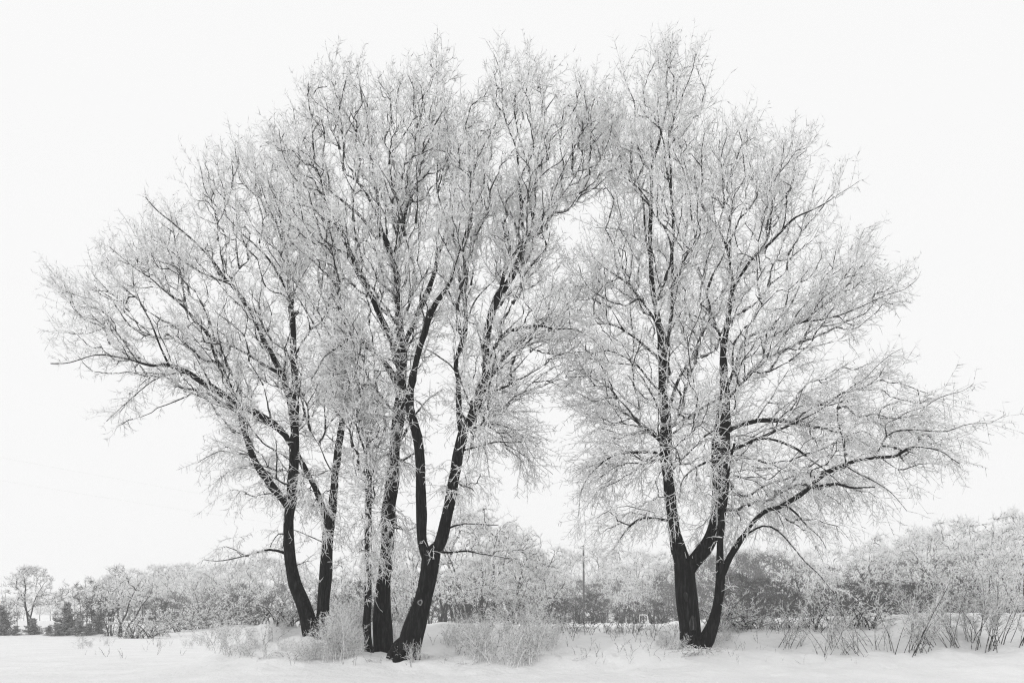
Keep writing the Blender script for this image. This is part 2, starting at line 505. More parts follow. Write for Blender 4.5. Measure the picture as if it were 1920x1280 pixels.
# --- B: the thin one
limb('B1', 'B', None, [(694, 1234, 18), (690, 1205, 16), (688, 1182, 15), (688, 1156, 13), (689, 1130, 13), (690, 1065, 12), (691, 1000, 13), (692, 940, 12), (691, 880, 11), (690, 830, 10), (685, 790, 8), (679, 750, 7), (670, 710, 6), (658, 670, 5), (648, 630, 4), (640, 590, 3)], 0.5, 2.4)
limb('B2', 'B', 'B1', [(691, 860, 6), (675, 820, 5), (665, 790, 4), (650, 770, 4), (630, 760, 3)], -0.8)
limb('B3', 'B', 'B1', [(690, 830, 6), (700, 790, 5), (706, 750, 4), (705, 700, 3)], 0.8)
# --- C: the upright thick one
limb('C1', 'C', None, [(717, 1224, 36), (717, 1200, 34), (716, 1156, 32), (719, 1104, 28), (724, 1052, 26), (727, 1000, 25), (729, 959, 25), (735, 897, 23), (741, 834, 21), (747, 787, 21), (752, 740, 20), (754, 694, 18), (754, 647, 16), (749, 606, 14), (747, 560, 12), (744, 520, 11), (734, 480, 11), (722, 450, 10), (712, 425, 9), (710, 380, 7), (703, 341, 6), (697, 300, 4), (690, 240, 3), (680, 180, 3), (668, 130, 2)], 0.4, 1.0)
limb('C2', 'C', 'C1', [(750, 735, 13), (741, 712, 12), (721, 681, 11), (700, 660, 11), (674, 635, 9), (655, 632, 7), (640, 645, 6), (620, 658, 5), (600, 680, 4), (585, 710, 3)], -1.8)
limb('C3', 'C', 'C1', [(752, 690, 11), (735, 640, 11), (709, 581, 11), (694, 551, 10), (676, 520, 10), (655, 475, 8), (641, 443, 7), (634, 430, 7), (621, 400, 6), (608, 367, 6), (595, 355, 4), (579, 352, 4), (550, 330, 3), (530, 290, 3), (525, 240, 2)], -1.3, 0.3)
limb('C4', 'C', 'C1', [(754, 655, 11), (765, 630, 10), (775, 611, 10), (784, 585, 11), (798, 555, 11), (807, 531, 10), (819, 494, 8), (830, 450, 6), (842, 400, 5), (848, 350, 4), (852, 290, 3), (850, 220, 2)], 1.2)
limb('C5', 'C', 'C1', [(714, 435, 9), (705, 447, 8), (694, 430, 7), (684, 415, 7), (664, 394, 7), (644, 377, 6), (625, 364, 4), (600, 345, 3), (575, 310, 3), (560, 260, 2), (550, 200, 2)], 0.7)
limb('C6', 'C', 'C1', [(737, 490, 10), (745, 460, 9), (749, 446, 9), (756, 423, 8), (764, 385, 7), (770, 372, 6), (779, 351, 5), (785, 305, 4), (800, 270, 3), (812, 220, 3), (820, 150, 2), (818, 100, 2)], -0.8)
limb('C7', 'C', 'C6', [(747, 450, 8), (743, 437, 7), (741, 417, 6), (736, 384, 5), (731, 348, 4), (733, 300, 3), (742, 230, 2), (750, 160, 2)], 0.6)
limb('C8', 'C', 'C5', [(625, 364, 4), (600, 335, 4), (594, 325, 4), (582, 292, 3), (585, 269, 3), (598, 256, 2)], -0.3)
limb('C9', 'C', 'C6', [(764, 390, 5), (764, 372, 5), (762, 351, 4), (766, 320, 3), (762, 270, 2), (770, 210, 2)], 0.3)
limb('C10', 'C', 'C1', [(697, 300, 4), (670, 250, 3), (640, 200, 3), (620, 150, 2), (600, 130, 2)], 0.4)
limb('C11', 'C', 'C3', [(655, 475, 6), (620, 460, 5), (590, 430, 4), (560, 410, 3), (540, 380, 2)], -0.9)
limb('C12', 'C', 'C1', [(741, 840, 7), (765, 800, 6), (785, 770, 5), (800, 750, 4), (830, 730, 3)], 1.4)
limb('C13', 'C', 'C1', [(728, 985, 5), (745, 990, 5), (765, 992, 4), (785, 985, 3)], 1.0)
limb('C14', 'C', 'C1', [(739, 868, 6), (755, 862, 6), (772, 855, 5), (785, 845, 4)], 1.0)
# --- D: the leaning knotted one
limb('D1', 'D', None, [(763, 1240, 52), (766, 1218, 47), (773, 1186, 42), (782, 1156, 38), (791, 1130, 35), (799, 1104, 33), (806, 1070, 34), (809, 1045, 36), (816, 1030, 30), (824, 1020, 25), (833, 990, 24), (846, 928, 23), (854, 881, 21), (860, 844, 21), (868, 815, 21), (880, 790, 18), (892, 762, 18), (902, 731, 19), (911, 703, 17), (911, 678, 14), (911, 647, 13), (916, 607, 13), (927, 573, 14), (938, 549, 15), (953, 530, 13), (964, 509, 12), (975, 481, 12), (982, 460, 11), (984, 441, 9), (979, 410, 7), (975, 368, 7), (974, 330, 6), (971, 290, 6), (962, 259, 5), (951, 235, 4), (941, 205, 3), (941, 165, 3), (936, 128, 2), (924, 100, 2)], 0.2, 0.6)
limb('D2', 'D', 'D1', [(806, 1052, 26), (797, 1035, 23), (791, 1015, 22), (791, 975, 21), (789, 912, 20), (788, 866, 20), (783, 819, 20), (772, 778, 19), (768, 750, 18), (773, 714, 15), (779, 679, 13), (787, 653, 12), (798, 621, 12), (804, 595, 12), (819, 567, 11), (831, 550, 10), (845, 524, 8), (858, 485, 6), (870, 440, 5), (880, 390, 4), (888, 330, 3), (890, 270, 2)], -0.4, 1.6)
limb('D3', 'D', 'D1', [(867, 818, 13), (862, 790, 12), (860, 750, 11), (857, 709, 10), (853, 687, 10), (859, 658, 10), (869, 625, 11), (873, 585, 10), (872, 557, 9), (866, 538, 8), (861, 515, 7), (857, 480, 6), (854, 458, 5), (848, 446, 5), (835, 410, 5), (822, 361, 4), (818, 310, 3), (822, 250, 2), (830, 190, 2)], 0.6, 0.4)
limb('D4', 'D', 'D3', [(872, 557, 7), (875, 527, 6), (880, 489, 6), (884, 446, 6), (881, 397, 4), (882, 364, 3), (880, 300, 3), (872, 240, 2), (868, 170, 2)], 1.0)
limb('D5', 'D', 'D1', [(911, 700, 11), (916, 672, 10), (930, 647, 9), (947, 627, 8), (967, 617, 8), (995, 614, 8), (1020, 611, 7), (1040, 617, 6), (1062, 617, 5), (1085, 620, 4), (1110, 632, 3), (1130, 660, 2)], -1.4)
limb('D6', 'D', 'D1', [(906, 722, 12), (917, 705, 12), (927, 695, 12), (939, 675, 11), (958, 655, 11), (972, 644, 10), (989, 632, 7), (1010, 615, 5), (1035, 598, 4), (1057, 585, 4), (1080, 560, 3), (1095, 530, 2)], 1.0)
limb('D7', 'D', 'D1', [(983, 455, 8), (994, 430, 8), (999, 405, 6), (1005, 374, 5), (1005, 345, 5), (1010, 300, 4), (1018, 250, 3), (1020, 200, 2), (1010, 150, 2)], -0.8)
limb('D8', 'D', 'D7', [(996, 425, 6), (1012, 407, 6), (1029, 393, 6), (1051, 371, 5), (1068, 348, 4), (1088, 310, 3), (1095, 260, 3), (1105, 200, 2), (1110, 150, 2)], 0.7)
limb('D9', 'D', 'D1', [(954, 240, 4), (973, 205, 4), (985, 177, 4), (988, 147, 3), (993, 115, 2)], -0.3)
limb('D10', 'D', 'D1', [(880, 800, 7), (895, 800, 6), (912, 796, 6), (937, 797, 5), (960, 805, 4), (977, 814, 3), (990, 840, 3), (1010, 865, 2), (1035, 890, 2)], 0.6)
limb('D11', 'D', 'D1', [(868, 848, 6), (882, 840, 6), (905, 834, 5), (934, 830, 5), (960, 828, 4), (979, 826, 3)], -0.8)
limb('D12', 'D', 'D1', [(838, 996, 6), (850, 986, 6), (871, 981, 5), (900, 982, 4), (934, 983, 3)], -0.7)
limb('D13', 'D', 'D1', [(826, 1040, 7), (842, 1035, 6), (877, 1032, 6), (900, 1037, 5), (925, 1042, 4), (971, 1046, 3)], -1.0)
limb('D14', 'D', 'D1', [(938, 549, 10), (945, 515, 9), (952, 497, 8), (961, 483, 8), (972, 466, 7), (976, 448, 5), (965, 415, 4), (955, 390, 3), (947, 372, 2)], 0.4)
limb('D15', 'D', 'D3', [(868, 620, 6), (880, 590, 5), (890, 565, 5), (905, 545, 4), (925, 525, 3), (945, 500, 2)], 0.9)
limb('D16', 'D', 'D3', [(856, 700, 5), (840, 680, 5), (820, 665, 5), (800, 652, 4)], 0.8)
limb('D17', 'D', 'D1', [(915, 745, 8), (925, 735, 7), (940, 727, 5)], -0.3)
limb('D18', 'D', 'D1', [(872, 805, 5), (890, 815, 5), (905, 835, 4), (912, 865, 3), (920, 895, 2)], -1.0)
limb('D19', 'D', 'D1', [(895, 762, 5), (930, 770, 4), (960, 755, 4), (985, 740, 3), (1020, 735, 2)], 1.2)
limb('D20', 'D', 'D8', [(1066, 352, 4), (1092, 336, 4), (1118, 310, 3), (1138, 270, 3), (1150, 222, 2)], -0.5)
limb('D21', 'D', 'D8', [(1051, 371, 4), (1085, 362, 3), (1115, 352, 3), (1140, 350, 2)], 0.8)
# --- E: the lone tree, big and small stem
limb('E1', 'E', None, [(1296, 1222, 46), (1294, 1195, 42), (1293, 1169, 40), (1289, 1131, 39), (1284, 1094, 37), (1280, 1066, 37), (1275, 1042, 32), (1268, 1015, 25), (1262, 985, 23), (1258, 944, 21), (1252, 897, 20), (1248, 850, 20), (1249, 803, 21), (1247, 772, 18), (1242, 725, 15), (1242, 678, 16), (1241, 647, 15), (1237, 616, 12), (1229, 575, 10), (1223, 535, 10), (1221, 490, 9), (1219, 431, 9), (1221, 372, 8), (1223, 314, 7), (1233, 275, 6), (1241, 244, 5), (1251, 197, 4), (1250, 154, 4), (1254, 119, 3), (1256, 80, 2)], 0.4, 0.7)
limb('E2', 'E', 'E1', [(1284, 1082, 34), (1296, 1057, 31), (1312, 1039, 29), (1328, 1020, 27), (1340, 990, 27), (1347, 950, 29), (1350, 900, 31), (1350, 844, 32), (1354, 802, 27), (1356, 775, 24), (1359, 735, 17), (1357, 693, 14), (1356, 665, 12), (1359, 631, 11), (1365, 597, 10), (1368, 570, 10), (1373, 545, 9), (1370, 510, 7), (1366, 480, 6), (1357, 455, 5), (1348, 430, 4), (1330, 404, 4), (1310, 375, 3), (1300, 320, 2)], 0.5, 1.3)
limb('E3', 'E', 'E1', [(1306, 1222, 42), (1318, 1205, 32), (1330, 1185, 25), (1338, 1165, 22), (1345, 1131, 19), (1350, 1094, 18), (1350, 1056, 15), (1349, 1025, 14), (1352, 990, 13), (1358, 950, 11), (1362, 910, 9), (1368, 870, 7), (1378, 830, 5)], -0.9, 1.2)
limb('E4', 'E', 'E3', [(1351, 1080, 13), (1362, 1058, 13), (1370, 1042, 12), (1381, 1024, 12), (1395, 1004, 10), (1412, 979, 9), (1441, 957, 9), (1463, 951, 10), (1497, 929, 10), (1519, 912, 9), (1542, 889, 10), (1562, 878, 9), (1587, 870, 8), (1609, 864, 8), (1651, 857, 7), (1682, 853, 6), (1702, 841, 6), (1718, 837, 5), (1749, 840, 4), (1775, 850, 3), (1800, 870, 2)], -1.8, 0.4)
limb('E5', 'E', 'E2', [(1366, 812, 11), (1375, 802, 9), (1390, 796, 9), (1412, 791, 9), (1449, 787, 9), (1480, 792, 8), (1514, 799, 6), (1553, 805, 5), (1590, 815, 4), (1630, 835, 3)], 1.2)
limb('E6', 'E', 'E2', [(1362, 850, 10), (1380, 840, 8), (1400, 831, 8), (1421, 823, 8), (1452, 809, 7), (1474, 802, 6), (1510, 785, 5), (1545, 760, 4), (1570, 745, 3)], -0.9)
limb('E7', 'E', 'E6', [(1421, 823, 6), (1440, 822, 6), (1469, 830, 6), (1497, 844, 6), (1519, 861, 5), (1545, 880, 4), (1575, 905, 3), (1600, 940, 2)], -1.0)
limb('E8', 'E', 'E4', [(1519, 912, 7), (1540, 910, 7), (1570, 906, 7), (1595, 912, 6), (1620, 914, 5), (1643, 916, 4)], -0.5)
limb('E9', 'E', 'E4', [(1587, 870, 5), (1583, 840, 5), (1580, 817, 5), (1572, 788, 5), (1569, 765, 4), (1573, 746, 4), (1584, 735, 4), (1601, 721, 4), (1621, 709, 3), (1641, 689, 3), (1676, 664, 2), (1692, 654, 2)], 0.4)
limb('E10', 'E', 'E4', [(1640, 860, 5), (1650, 838, 5), (1662, 817, 5), (1676, 809, 5), (1702, 806, 5), (1745, 807, 4), (1777, 808, 4), (1794, 803, 3), (1824, 795, 3), (1858, 790, 2), (1882, 778, 2)], 0.2)
limb('E11', 'E', 'E10', [(1662, 817, 4), (1660, 795, 4), (1680, 785, 4), (1700, 772, 3), (1733, 762, 3), (1763, 747, 3), (1808, 731, 2), (1828, 720, 2)], 0.7)
limb('E12', 'E', 'E2', [(1362, 735, 8), (1368, 715, 7), (1375, 695, 7), (1382, 671, 7), (1393, 645, 7), (1410, 630, 7), (1424, 623, 7), (1452, 616, 7), (1480, 614, 7), (1508, 603, 6), (1539, 600, 5), (1581, 589, 4), (1623, 572, 3), (1660, 555, 3), (1699, 541, 2), (1722, 522, 2)], -0.9)
limb('E13', 'E', 'E12', [(1508, 603, 5), (1536, 578, 5), (1559, 561, 5), (1581, 541, 4), (1598, 522, 4), (1605, 496, 3), (1609, 468, 3), (1622, 430, 2)], 0.5)
limb('E14', 'E', 'E2', [(1371, 550, 8), (1385, 522, 7), (1405, 494, 7), (1436, 462, 6), (1467, 431, 6), (1494, 408, 5), (1534, 388, 4), (1569, 365, 3), (1592, 353, 2), (1610, 341, 2)], -0.6)
limb('E15', 'E', 'E14', [(1425, 474, 5), (1440, 445, 5), (1446, 404, 5), (1457, 349, 4), (1467, 310, 3), (1479, 279, 3), (1490, 238, 2)], 0.8)
limb('E16', 'E', 'E2', [(1366, 490, 5), (1369, 455, 4), (1371, 420, 4), (1371, 380, 4), (1352, 330, 4), (1366, 287, 3), (1381, 251, 3), (1400, 216, 2)], 1.0)
limb('E17', 'E', 'E1', [(1242, 690, 9), (1252, 640, 8), (1260, 580, 8), (1262, 520, 7), (1261, 490, 7), (1262, 431, 7), (1260, 372, 6), (1256, 302, 5), (1254, 255, 4), (1270, 200, 3), (1290, 150, 3), (1305, 100, 2)], -0.9)
limb('E18', 'E', 'E1', [(1223, 325, 5), (1212, 312, 5), (1204, 300, 5), (1194, 267, 5), (1190, 208, 4), (1180, 165, 3), (1167, 125, 2)], 0.3)
limb('E19', 'E', 'E1', [(1221, 495, 6), (1214, 460, 6), (1211, 431, 6), (1204, 372, 4), (1190, 330, 3), (1170, 290, 3), (1150, 250, 2)], 0.9)
limb('E20', 'E', 'E1', [(1248, 858, 8), (1228, 848, 7), (1194, 847, 7), (1156, 853, 6), (1125, 869, 5), (1105, 890, 4), (1090, 930, 3), (1085, 970, 2)], -0.9)
limb('E21', 'E', 'E1', [(1258, 975, 8), (1240, 973, 7), (1209, 972, 6), (1184, 984, 6), (1165, 1008, 4), (1148, 1035, 3)], -0.5)
limb('E22', 'E', 'E1', [(1242, 680, 8), (1225, 662, 7), (1203, 644, 6), (1181, 628, 5), (1156, 612, 5), (1120, 608, 4), (1085, 625, 3), (1060, 655, 2)], 0.9)
limb('E23', 'E', 'E1', [(1248, 835, 8), (1225, 815, 7), (1194, 790, 6), (1162, 772, 5), (1137, 759, 4), (1105, 750, 3), (1080, 765, 2)], 1.2)
limb('E24', 'E', 'E1', [(1242, 740, 7), (1220, 715, 6), (1190, 680, 5), (1150, 660, 4), (1110, 665, 3), (1085, 700, 2)], -1.2)
limb('E25', 'E', 'E1', [(1236, 612, 7), (1215, 580, 6), (1190, 545, 5), (1160, 520, 4), (1130, 500, 3), (1110, 480, 2)], -0.7)
limb('E26', 'E', 'E1', [(1252, 780, 8), (1262, 740, 8), (1275, 710, 7), (1290, 680, 6), (1310, 640, 5), (1325, 600, 4)], 0.8)
limb('E27', 'E', 'E1', [(1264, 800, 7), (1285, 785, 6), (1315, 767, 6), (1345, 750, 5)], 1.0)
limb('E28', 'E', 'E4', [(1400, 1000, 6), (1430, 985, 5), (1460, 996, 5), (1491, 1030, 4), (1515, 1058, 4), (1539, 1081, 3), (1566, 1113, 2)], -0.8)
limb('E29', 'E', 'E4', [(1470, 948, 6), (1497, 965, 5), (1515, 985, 4), (1535, 1005, 3), (1545, 1030, 2)], -0.5)
limb('E30', 'E', 'E4', [(1580, 872, 5), (1605, 885, 4), (1640, 905, 4), (1670, 925, 3), (1700, 955, 2)], -0.7)
limb('E31', 'E', 'E2', [(1355, 665, 7), (1345, 620, 6), (1320, 600, 5), (1300, 592, 4), (1285, 590, 3)], 0.6)
limb('E32', 'E', 'E2', [(1352, 880, 9), (1390, 930, 7), (1435, 909, 6), (1469, 899, 6), (1497, 891, 5), (1535, 884, 4)], 0.9)
limb('E33', 'E', 'E2', [(1345, 860, 7), (1320, 868, 6), (1298, 880, 5), (1280, 900, 4), (1275, 930, 3)], -0.6)
limb('E34', 'E', 'E1', [(1238, 560, 6), (1280, 520, 5), (1310, 470, 4), (1330, 425, 3)], 1.3)

limb('E35', 'E', 'E1', [(1221, 385, 5), (1196, 352, 4), (1166, 330, 3), (1138, 302, 2)], -0.8)
limb('E36', 'E', 'E1', [(1220, 470, 5), (1190, 445, 4), (1155, 430, 3), (1118, 425, 2)], 0.9)
TREES = {
    'A': dict(z=20.9, org=(570, 900), ctr=0.1,
        poly=[(45, 702), (85, 655), (100, 610), (65, 548), (88, 494), (150, 500), (188, 450), (262, 405), (262, 354), (330, 342), (368, 280), (440, 240), (520, 290), (580, 370), (640, 420), (670, 520), (700, 620), (680, 760), (650, 900), (660, 1010), (620, 1060), (560, 1070), (470, 1060), (382, 1052), (420, 990), (380, 900), (365, 830), (330, 770), (280, 750), (238, 815), (188, 790), (195, 755), (240, 716), (150, 705), (100, 716)],
        n=1600, holes=[(480, 975, 45), (600, 850, 26), (455, 900, 20), (500, 760, 25), (575, 1000, 30), (300, 735, 25)],
        name='frosted_tree', label='frosted tree with two black trunks parting in a V, long limb sweeping over flat snow'),
    'B': dict(z=20.1, org=(690, 950), ctr=-0.2,
        poly=[(600, 640), (660, 560), (740, 640), (740, 760), (720, 900), (725, 1040), (690, 1120), (660, 1040), (660, 900), (610, 780)],
        n=330, holes=[(710, 960, 15)],
        name='frosted_tree', label='slimmest black trunk, covered in frosted shoots, close beside a thick upright trunk'),
    'C': dict(z=20.5, org=(745, 720), ctr=-0.5,
        poly=[(560, 640), (480, 420), (440, 260), (545, 215), (535, 160), (592, 128), (622, 95), (680, 102), (695, 145), (790, 120), (816, 78), (868, 98), (884, 160), (880, 300), (880, 420), (860, 520), (850, 640), (820, 760), (800, 900), (790, 1000), (745, 1040), (700, 1000), (690, 860), (640, 760), (570, 740)],
        n=1500, holes=[(800, 720, 30), (690, 800, 25), (640, 830, 25), (760, 930, 30), (700, 620, 14)],
        name='frosted_tree', label='thick straight black trunk with tall frosted crown, between slim trunk and leaning knotted trunk'),
    'D': dict(slim=0.9, z=19.5, org=(885, 800), ctr=0.0,
        poly=[(840, 640), (800, 460), (800, 250), (880, 180), (902, 150), (905, 98), (930, 82), (1000, 98), (1060, 140), (1115, 142), (1160, 195), (1168, 300), (1150, 345), (1120, 378), (1085, 398), (1062, 470), (1075, 540), (1110, 560), (1140, 620), (1140, 700), (1085, 735), (1020, 740), (1000, 790), (1040, 880), (1020, 925), (960, 880), (900, 930), (850, 960), (815, 900), (830, 780)],
        n=1480, holes=[(1062, 436, 26), (905, 560, 26), (840, 700, 22), (955, 590, 22), (935, 870, 30), (985, 690, 26), (830, 840, 22)],
        name='frosted_tree', label='leaning dark trunk with a pale round knot and swollen foot, forking low into two stems'),
    'E': dict(z=19.9, org=(1305, 860), ctr=0.0,
        poly=[(1072, 985), (1085, 900), (1062, 800), (1045, 700), (1025, 600), (1060, 490), (1110, 405), (1122, 300), (1122, 200), (1150, 122), (1212, 102), (1252, 78), (1330, 92), (1335, 180), (1335, 245), (1398, 216), (1432, 250), (1490, 240), (1530, 262), (1560, 312), (1600, 342), (1570, 400), (1580, 470), (1632, 432), (1660, 490), (1722, 522), (1690, 580), (1670, 615), (1615, 645), (1640, 665), (1700, 662), (1710, 712), (1800, 740), (1880, 778), (1835, 830), (1835, 862), (1770, 925), (1700, 955), (1680, 995), (1600, 1000), (1540, 1050), (1480, 1005), (1420, 1010), (1370, 1020), (1310, 1010), (1240, 990), (1150, 1045)],
        n=2150, holes=[(1335, 690, 26), (1425, 765, 26), (1295, 830, 18), (1440, 870, 14), (1200, 920, 30), (1600, 965, 25), (1300, 960, 20), (1120, 950, 18)],
        name='frosted_tree', label='broad frosted tree standing alone with a thick and a thin stem rising from one base'),
}

def inside(poly, p):
    P = np.asarray(poly, float)
    x, y = p[:, 0], p[:, 1]
    r = np.zeros(len(p), bool)
    j = len(P) - 1
    for i in range(len(P)):
        c = ((P[i, 1] > y) != (P[j, 1] > y)) & (x < (P[j, 0] - P[i, 0]) * (y - P[i, 1]) / (P[j, 1] - P[i, 1] + 1e-12) + P[i, 0])
        r ^= c
        j = i
    return r

def edge_dist(poly, p):
    P = np.asarray(poly, float); Q = np.roll(P, -1, 0)
    d = np.full(len(p), 1e9)
    for a, b in zip(P, Q):
        ab = b - a
        t = np.clip(((p - a) @ ab) / (ab @ ab), 0, 1)
        d = np.minimum(d, np.linalg.norm(p - (a + t[:, None] * ab), axis=1))
    return d

def unproj(px, py, z):
    return np.stack([(px - 960) * z / F, z, EYE + (HZ - py) * z / F], -1)

def row_of(p):
    return HZ - (p[:, 2] - EYE) * F / p[:, 1]

LIMBS3 = {}
def build_main(key):
    T = TREES[key]
    rng = np.random.default_rng(sum(map(ord, key)) * 7 + 3)
    z0 = T['z']
    names = [k for k in L if L[k]['tree'] == key]
    first = L[names[0]]['pts'][0]
    bx, by = (first[0] - 960) * z0 / F, z0
    root = bpy.data.objects.new(T['name'], None)
    COL.objects.link(root)
    root.location = (bx, by, ground_h(bx, by))
    root.empty_display_size = 0.3
    tag(root, T['label'], 'tree', 'large frosted trees on the bank')
    off = np.array(root.location)
    sk_p, sk_t, sk_l = [], [], []
    spawnP, spawnT = [], []          # shoots straight from trunks and limbs
    thin = []
    for nm in names:
        d = L[nm]
        pts = np.array(d['pts'], float)
        seg = np.concatenate([[0], np.cumsum(np.hypot(np.diff(pts[:, 0]), np.diff(pts[:, 1])))])
        u = seg / seg[-1]
        path0 = 0.0
        start_dep = 0.0
        if d['parent']:
            pp = LIMBS3[d['parent']]
            i = int(np.argmin((pp['px'] - pts[0, 0]) ** 2 + (pp['py'] - pts[0, 1]) ** 2))
            start_dep = pp['dep'][i]; path0 = pp['path'][i]
            pts[0, 0] = 0.6 * pp['px'][i] + 0.4 * pts[0, 0]; pts[0, 1] = 0.6 * pp['py'][i] + 0.4 * pts[0, 1]
        dep = start_dep + (d['depth'] - (0 if d['parent'] else start_dep)) * u ** 1.2
        zz = z0 + dep
        p3 = unproj(pts[:, 0], pts[:, 1], zz)
        rad = pts[:, 2] * 0.5 * zz / F * np.interp(pts[:, 2], [2, 6, 12], [0.5, 0.74, 1.0]) * T.get('slim', 1.0)
        if not d['parent'] or nm == 'E3':   # root below the snow
            ext = p3[0].copy(); ext[2] -= 0.35
            p3 = np.vstack([ext, p3]); rad = np.concatenate([[rad[0] * 1.12], rad])
            dep = np.concatenate([[dep[0]], dep])
        rows = catmull(np.column_stack([p3, rad, dep]), 0.12)
        P, Rr = rows[:, :3], np.maximum(rows[:, 3], 0.004)
        # natural crookedness on the thinner wood
        w = np.array([mnoise.noise_vector(Vector(q * 1.9) + Vector((len(nm), 0, 0))) for q in P])
        amp = np.clip(1 - Rr / 0.11, 0, 1) * np.minimum(1, np.arange(len(P)) / 6.0)
        P = P + w * (0.055 * amp)[:, None]
        path = path0 + np.concatenate([[0], np.cumsum(np.linalg.norm(np.diff(P, axis=0), axis=1))])
        LIMBS3[nm] = dict(px=960 + P[:, 0] * F / P[:, 1], py=row_of(P), dep=rows[:, 4], path=path, P=P, R=Rr)
        fl = None
        if not d['parent'] or nm == 'E3':
            ph = rng.uniform(0, 6.28); nb = len(P)
            def fl(k, ang, P=P, ph=ph):
                e = max(0.0, 1 - (P[k, 2] - P[0, 2]) / 0.75)
                return 1 + e * e * (0.12 + 0.16 * np.cos(3 * ang + ph) + 0.10 * np.cos(5 * ang + 2 * ph))
        g = Geo()
        big = Rr[0] > 0.06
        g.tube(P - off, Rr, 26 if big else 8, True, 0.30 if big else 0.12, rng.uniform(0, 50), fl)
        is_trunk = (not d['parent']) or nm in ('E3', 'D2', 'E2')
        me = g.mesh('trunk' if is_trunk else 'limb', M_bark if Rr[0] > 0.085 else M_limb)
        me.materials.append(M_branch)
        nsd = 26 if big else 8
        mi = np.zeros(len(me.polygons), np.int32)
        mi[:(len(P) - 1) * nsd] = np.repeat((Rr[1:] < 0.019).astype(np.int32), nsd)
        me.polygons.foreach_set('material_index', mi)
        link('trunk' if is_trunk else 'limb', me, root)
        tt = nrm(np.gradient(P, axis=0))
        ok = row_of(P) < (1075 if key != 'B' else 1120)
        sk_p.append(P[ok]); sk_t.append(tt[ok]); sk_l.append(path[ok])
        # shoots straight out of the bark
        if d['spr'] > 0:
            n = rng.poisson(d['spr'] * len(P) * 0.62)
            if n:
                i = rng.integers(0, len(P) - 1, n)
                i = i[(P[i, 2] - off[2] > 0.9) & (Rr[i] < 0.24)]
                rad_d = perp_rand(tt[i], rng)
                rad_d[:, 1] -= 0.25
                rad_d = nrm(rad_d)
                spawnP.append(P[i] + rad_d * (Rr[i] * 0.9)[:, None])
                spawnT.append(rad_d)
        i = np.where((Rr < 0.045) & (np.arange(len(P)) > 2))[0]
        thin.append((P[i], tt[i]))
    sk_p = np.concatenate(sk_p); sk_t = np.concatenate(sk_t); sk_l = np.concatenate(sk_l)
    # ---- aims for the branches, spread through the crown's volume
    poly = np.array(T['poly'], float)
    lo, hi = poly.min(0), poly.max(0)
    aims = []
    while sum(map(len, aims)) < T['n']:
        c = rng.uniform(lo, hi, (4000, 2))
        c = c[inside(poly, c)]
        e = edge_dist(poly, c) / 85.0
        keep = (e > 0.08) & (rng.uniform(size=len(e)) < np.interp(e, [0.1, 1.1], [0.30, 1.0]))
        for (hx, hy, hr) in T['holes']:
            keep &= np.hypot(c[:, 0] - hx, c[:, 1] - hy) > hr * rng.uniform(0.8, 1.25, len(c))
        lowp = np.interp(c[:, 1], [500, 760, 1050], [1.0, 0.85, 0.75])
        keep &= rng.uniform(size=len(c)) < lowp
        c, e = c[keep], e[keep]
        half = np.minimum(2.9, 0.4 + 1.3 * e)
        z = z0 + T['ctr'] + rng.uniform(-0.75, 1, len(c)) * half
        p = unproj(c[:, 0], c[:, 1], z)
        nz = np.array([mnoise.noise(Vector(q * 0.9) + Vector((17, 0, 0))) for q in p])
        p = p[nz > rng.uniform(-0.5, 0.25, len(p))]
        dn = np.empty(len(p))
        sc = np.array([1, 0.5, 1])
        for q0 in range(0, len(p), 300):
            dn[q0:q0 + 300] = np.sqrt((((p[q0:q0 + 300, None] - sk_p[None]) * sc) ** 2).sum(2).min(1))
        aims.append(p[rng.uniform(size=len(p)) < np.exp(-(dn / 0.62) ** 2) + 0.07])
    aims = np.concatenate(aims)[:T['n']]
    def gf(p):
        r = row_of(p)
        return np.interp(r, [150, 520, 700, 880, 1050], [0.6, 0.35, -0.15, -0.8, -0.9])
    o3 = unproj(np.array(T['org'][0]), np.array(T['org'][1]), z0)
    def flow(p):
        v = nrm(p - o3)
        v[:, 2] += gf(p) * 0.35
        return nrm(v)
    cv, cnt, par, order, rn = grow(sk_p, sk_t, sk_l, aims, gf, rng, 0.25, 7, 0.6, 0.016, flow, 1.4)
    ln = np.linalg.norm(np.diff(cv, axis=1), axis=2).sum(1)
    r0 = np.minimum(0.0066 * cnt ** 0.5 + 0.003, 0.055)
    R = r0[:, None] + (0.0072 - r0[:, None]) * np.linspace(0, 1, 7)[None] ** 0.8
    g = Geo()
    fine = cnt < 2
    g.twigs(cv[~fine] - off, R[~fine], 4)
    o = link('branches', g.mesh('branches', M_branch), root)
    tag(o, kind='stuff')
    # ---- twigs and twiglets
    st = dict(A=(0.35, .17, .13), B=(.30, .16, .20), C=(.35, .17, .13), D=(.37, .16, .12), E=(.46, .10, .09))[key]
    N1 = rng.poisson(ln / 0.27) + 1
    which = np.repeat(np.arange(len(cv)), N1)
    p, t = along(cv, which, rng.uniform(0.15, 1.0, len(which)))
    tipp, tipt = cv[:, -1], nrm(cv[:, -1] - cv[:, -2])
    P1 = [p, tipp]; T1 = [t, tipt]; SP = [np.full(len(p), .62), np.full(len(tipp), .22)]
    for (a, b) in thin:
        k = rng.integers(0, max(1, len(a)), int(len(a) * 1.2))
        if len(a):
            P1.append(a[k]); T1.append(b[k]); SP.append(np.full(len(k), .68))
    P1 = np.concatenate(P1); T1 = np.concatenate(T1); SP = np.concatenate(SP)
    gg = gf(P1)
    Ls = st[0] * rng.uniform(0.45, 1.45, len(P1)) * np.where(gg < -0.3, 1.35, 1.0)
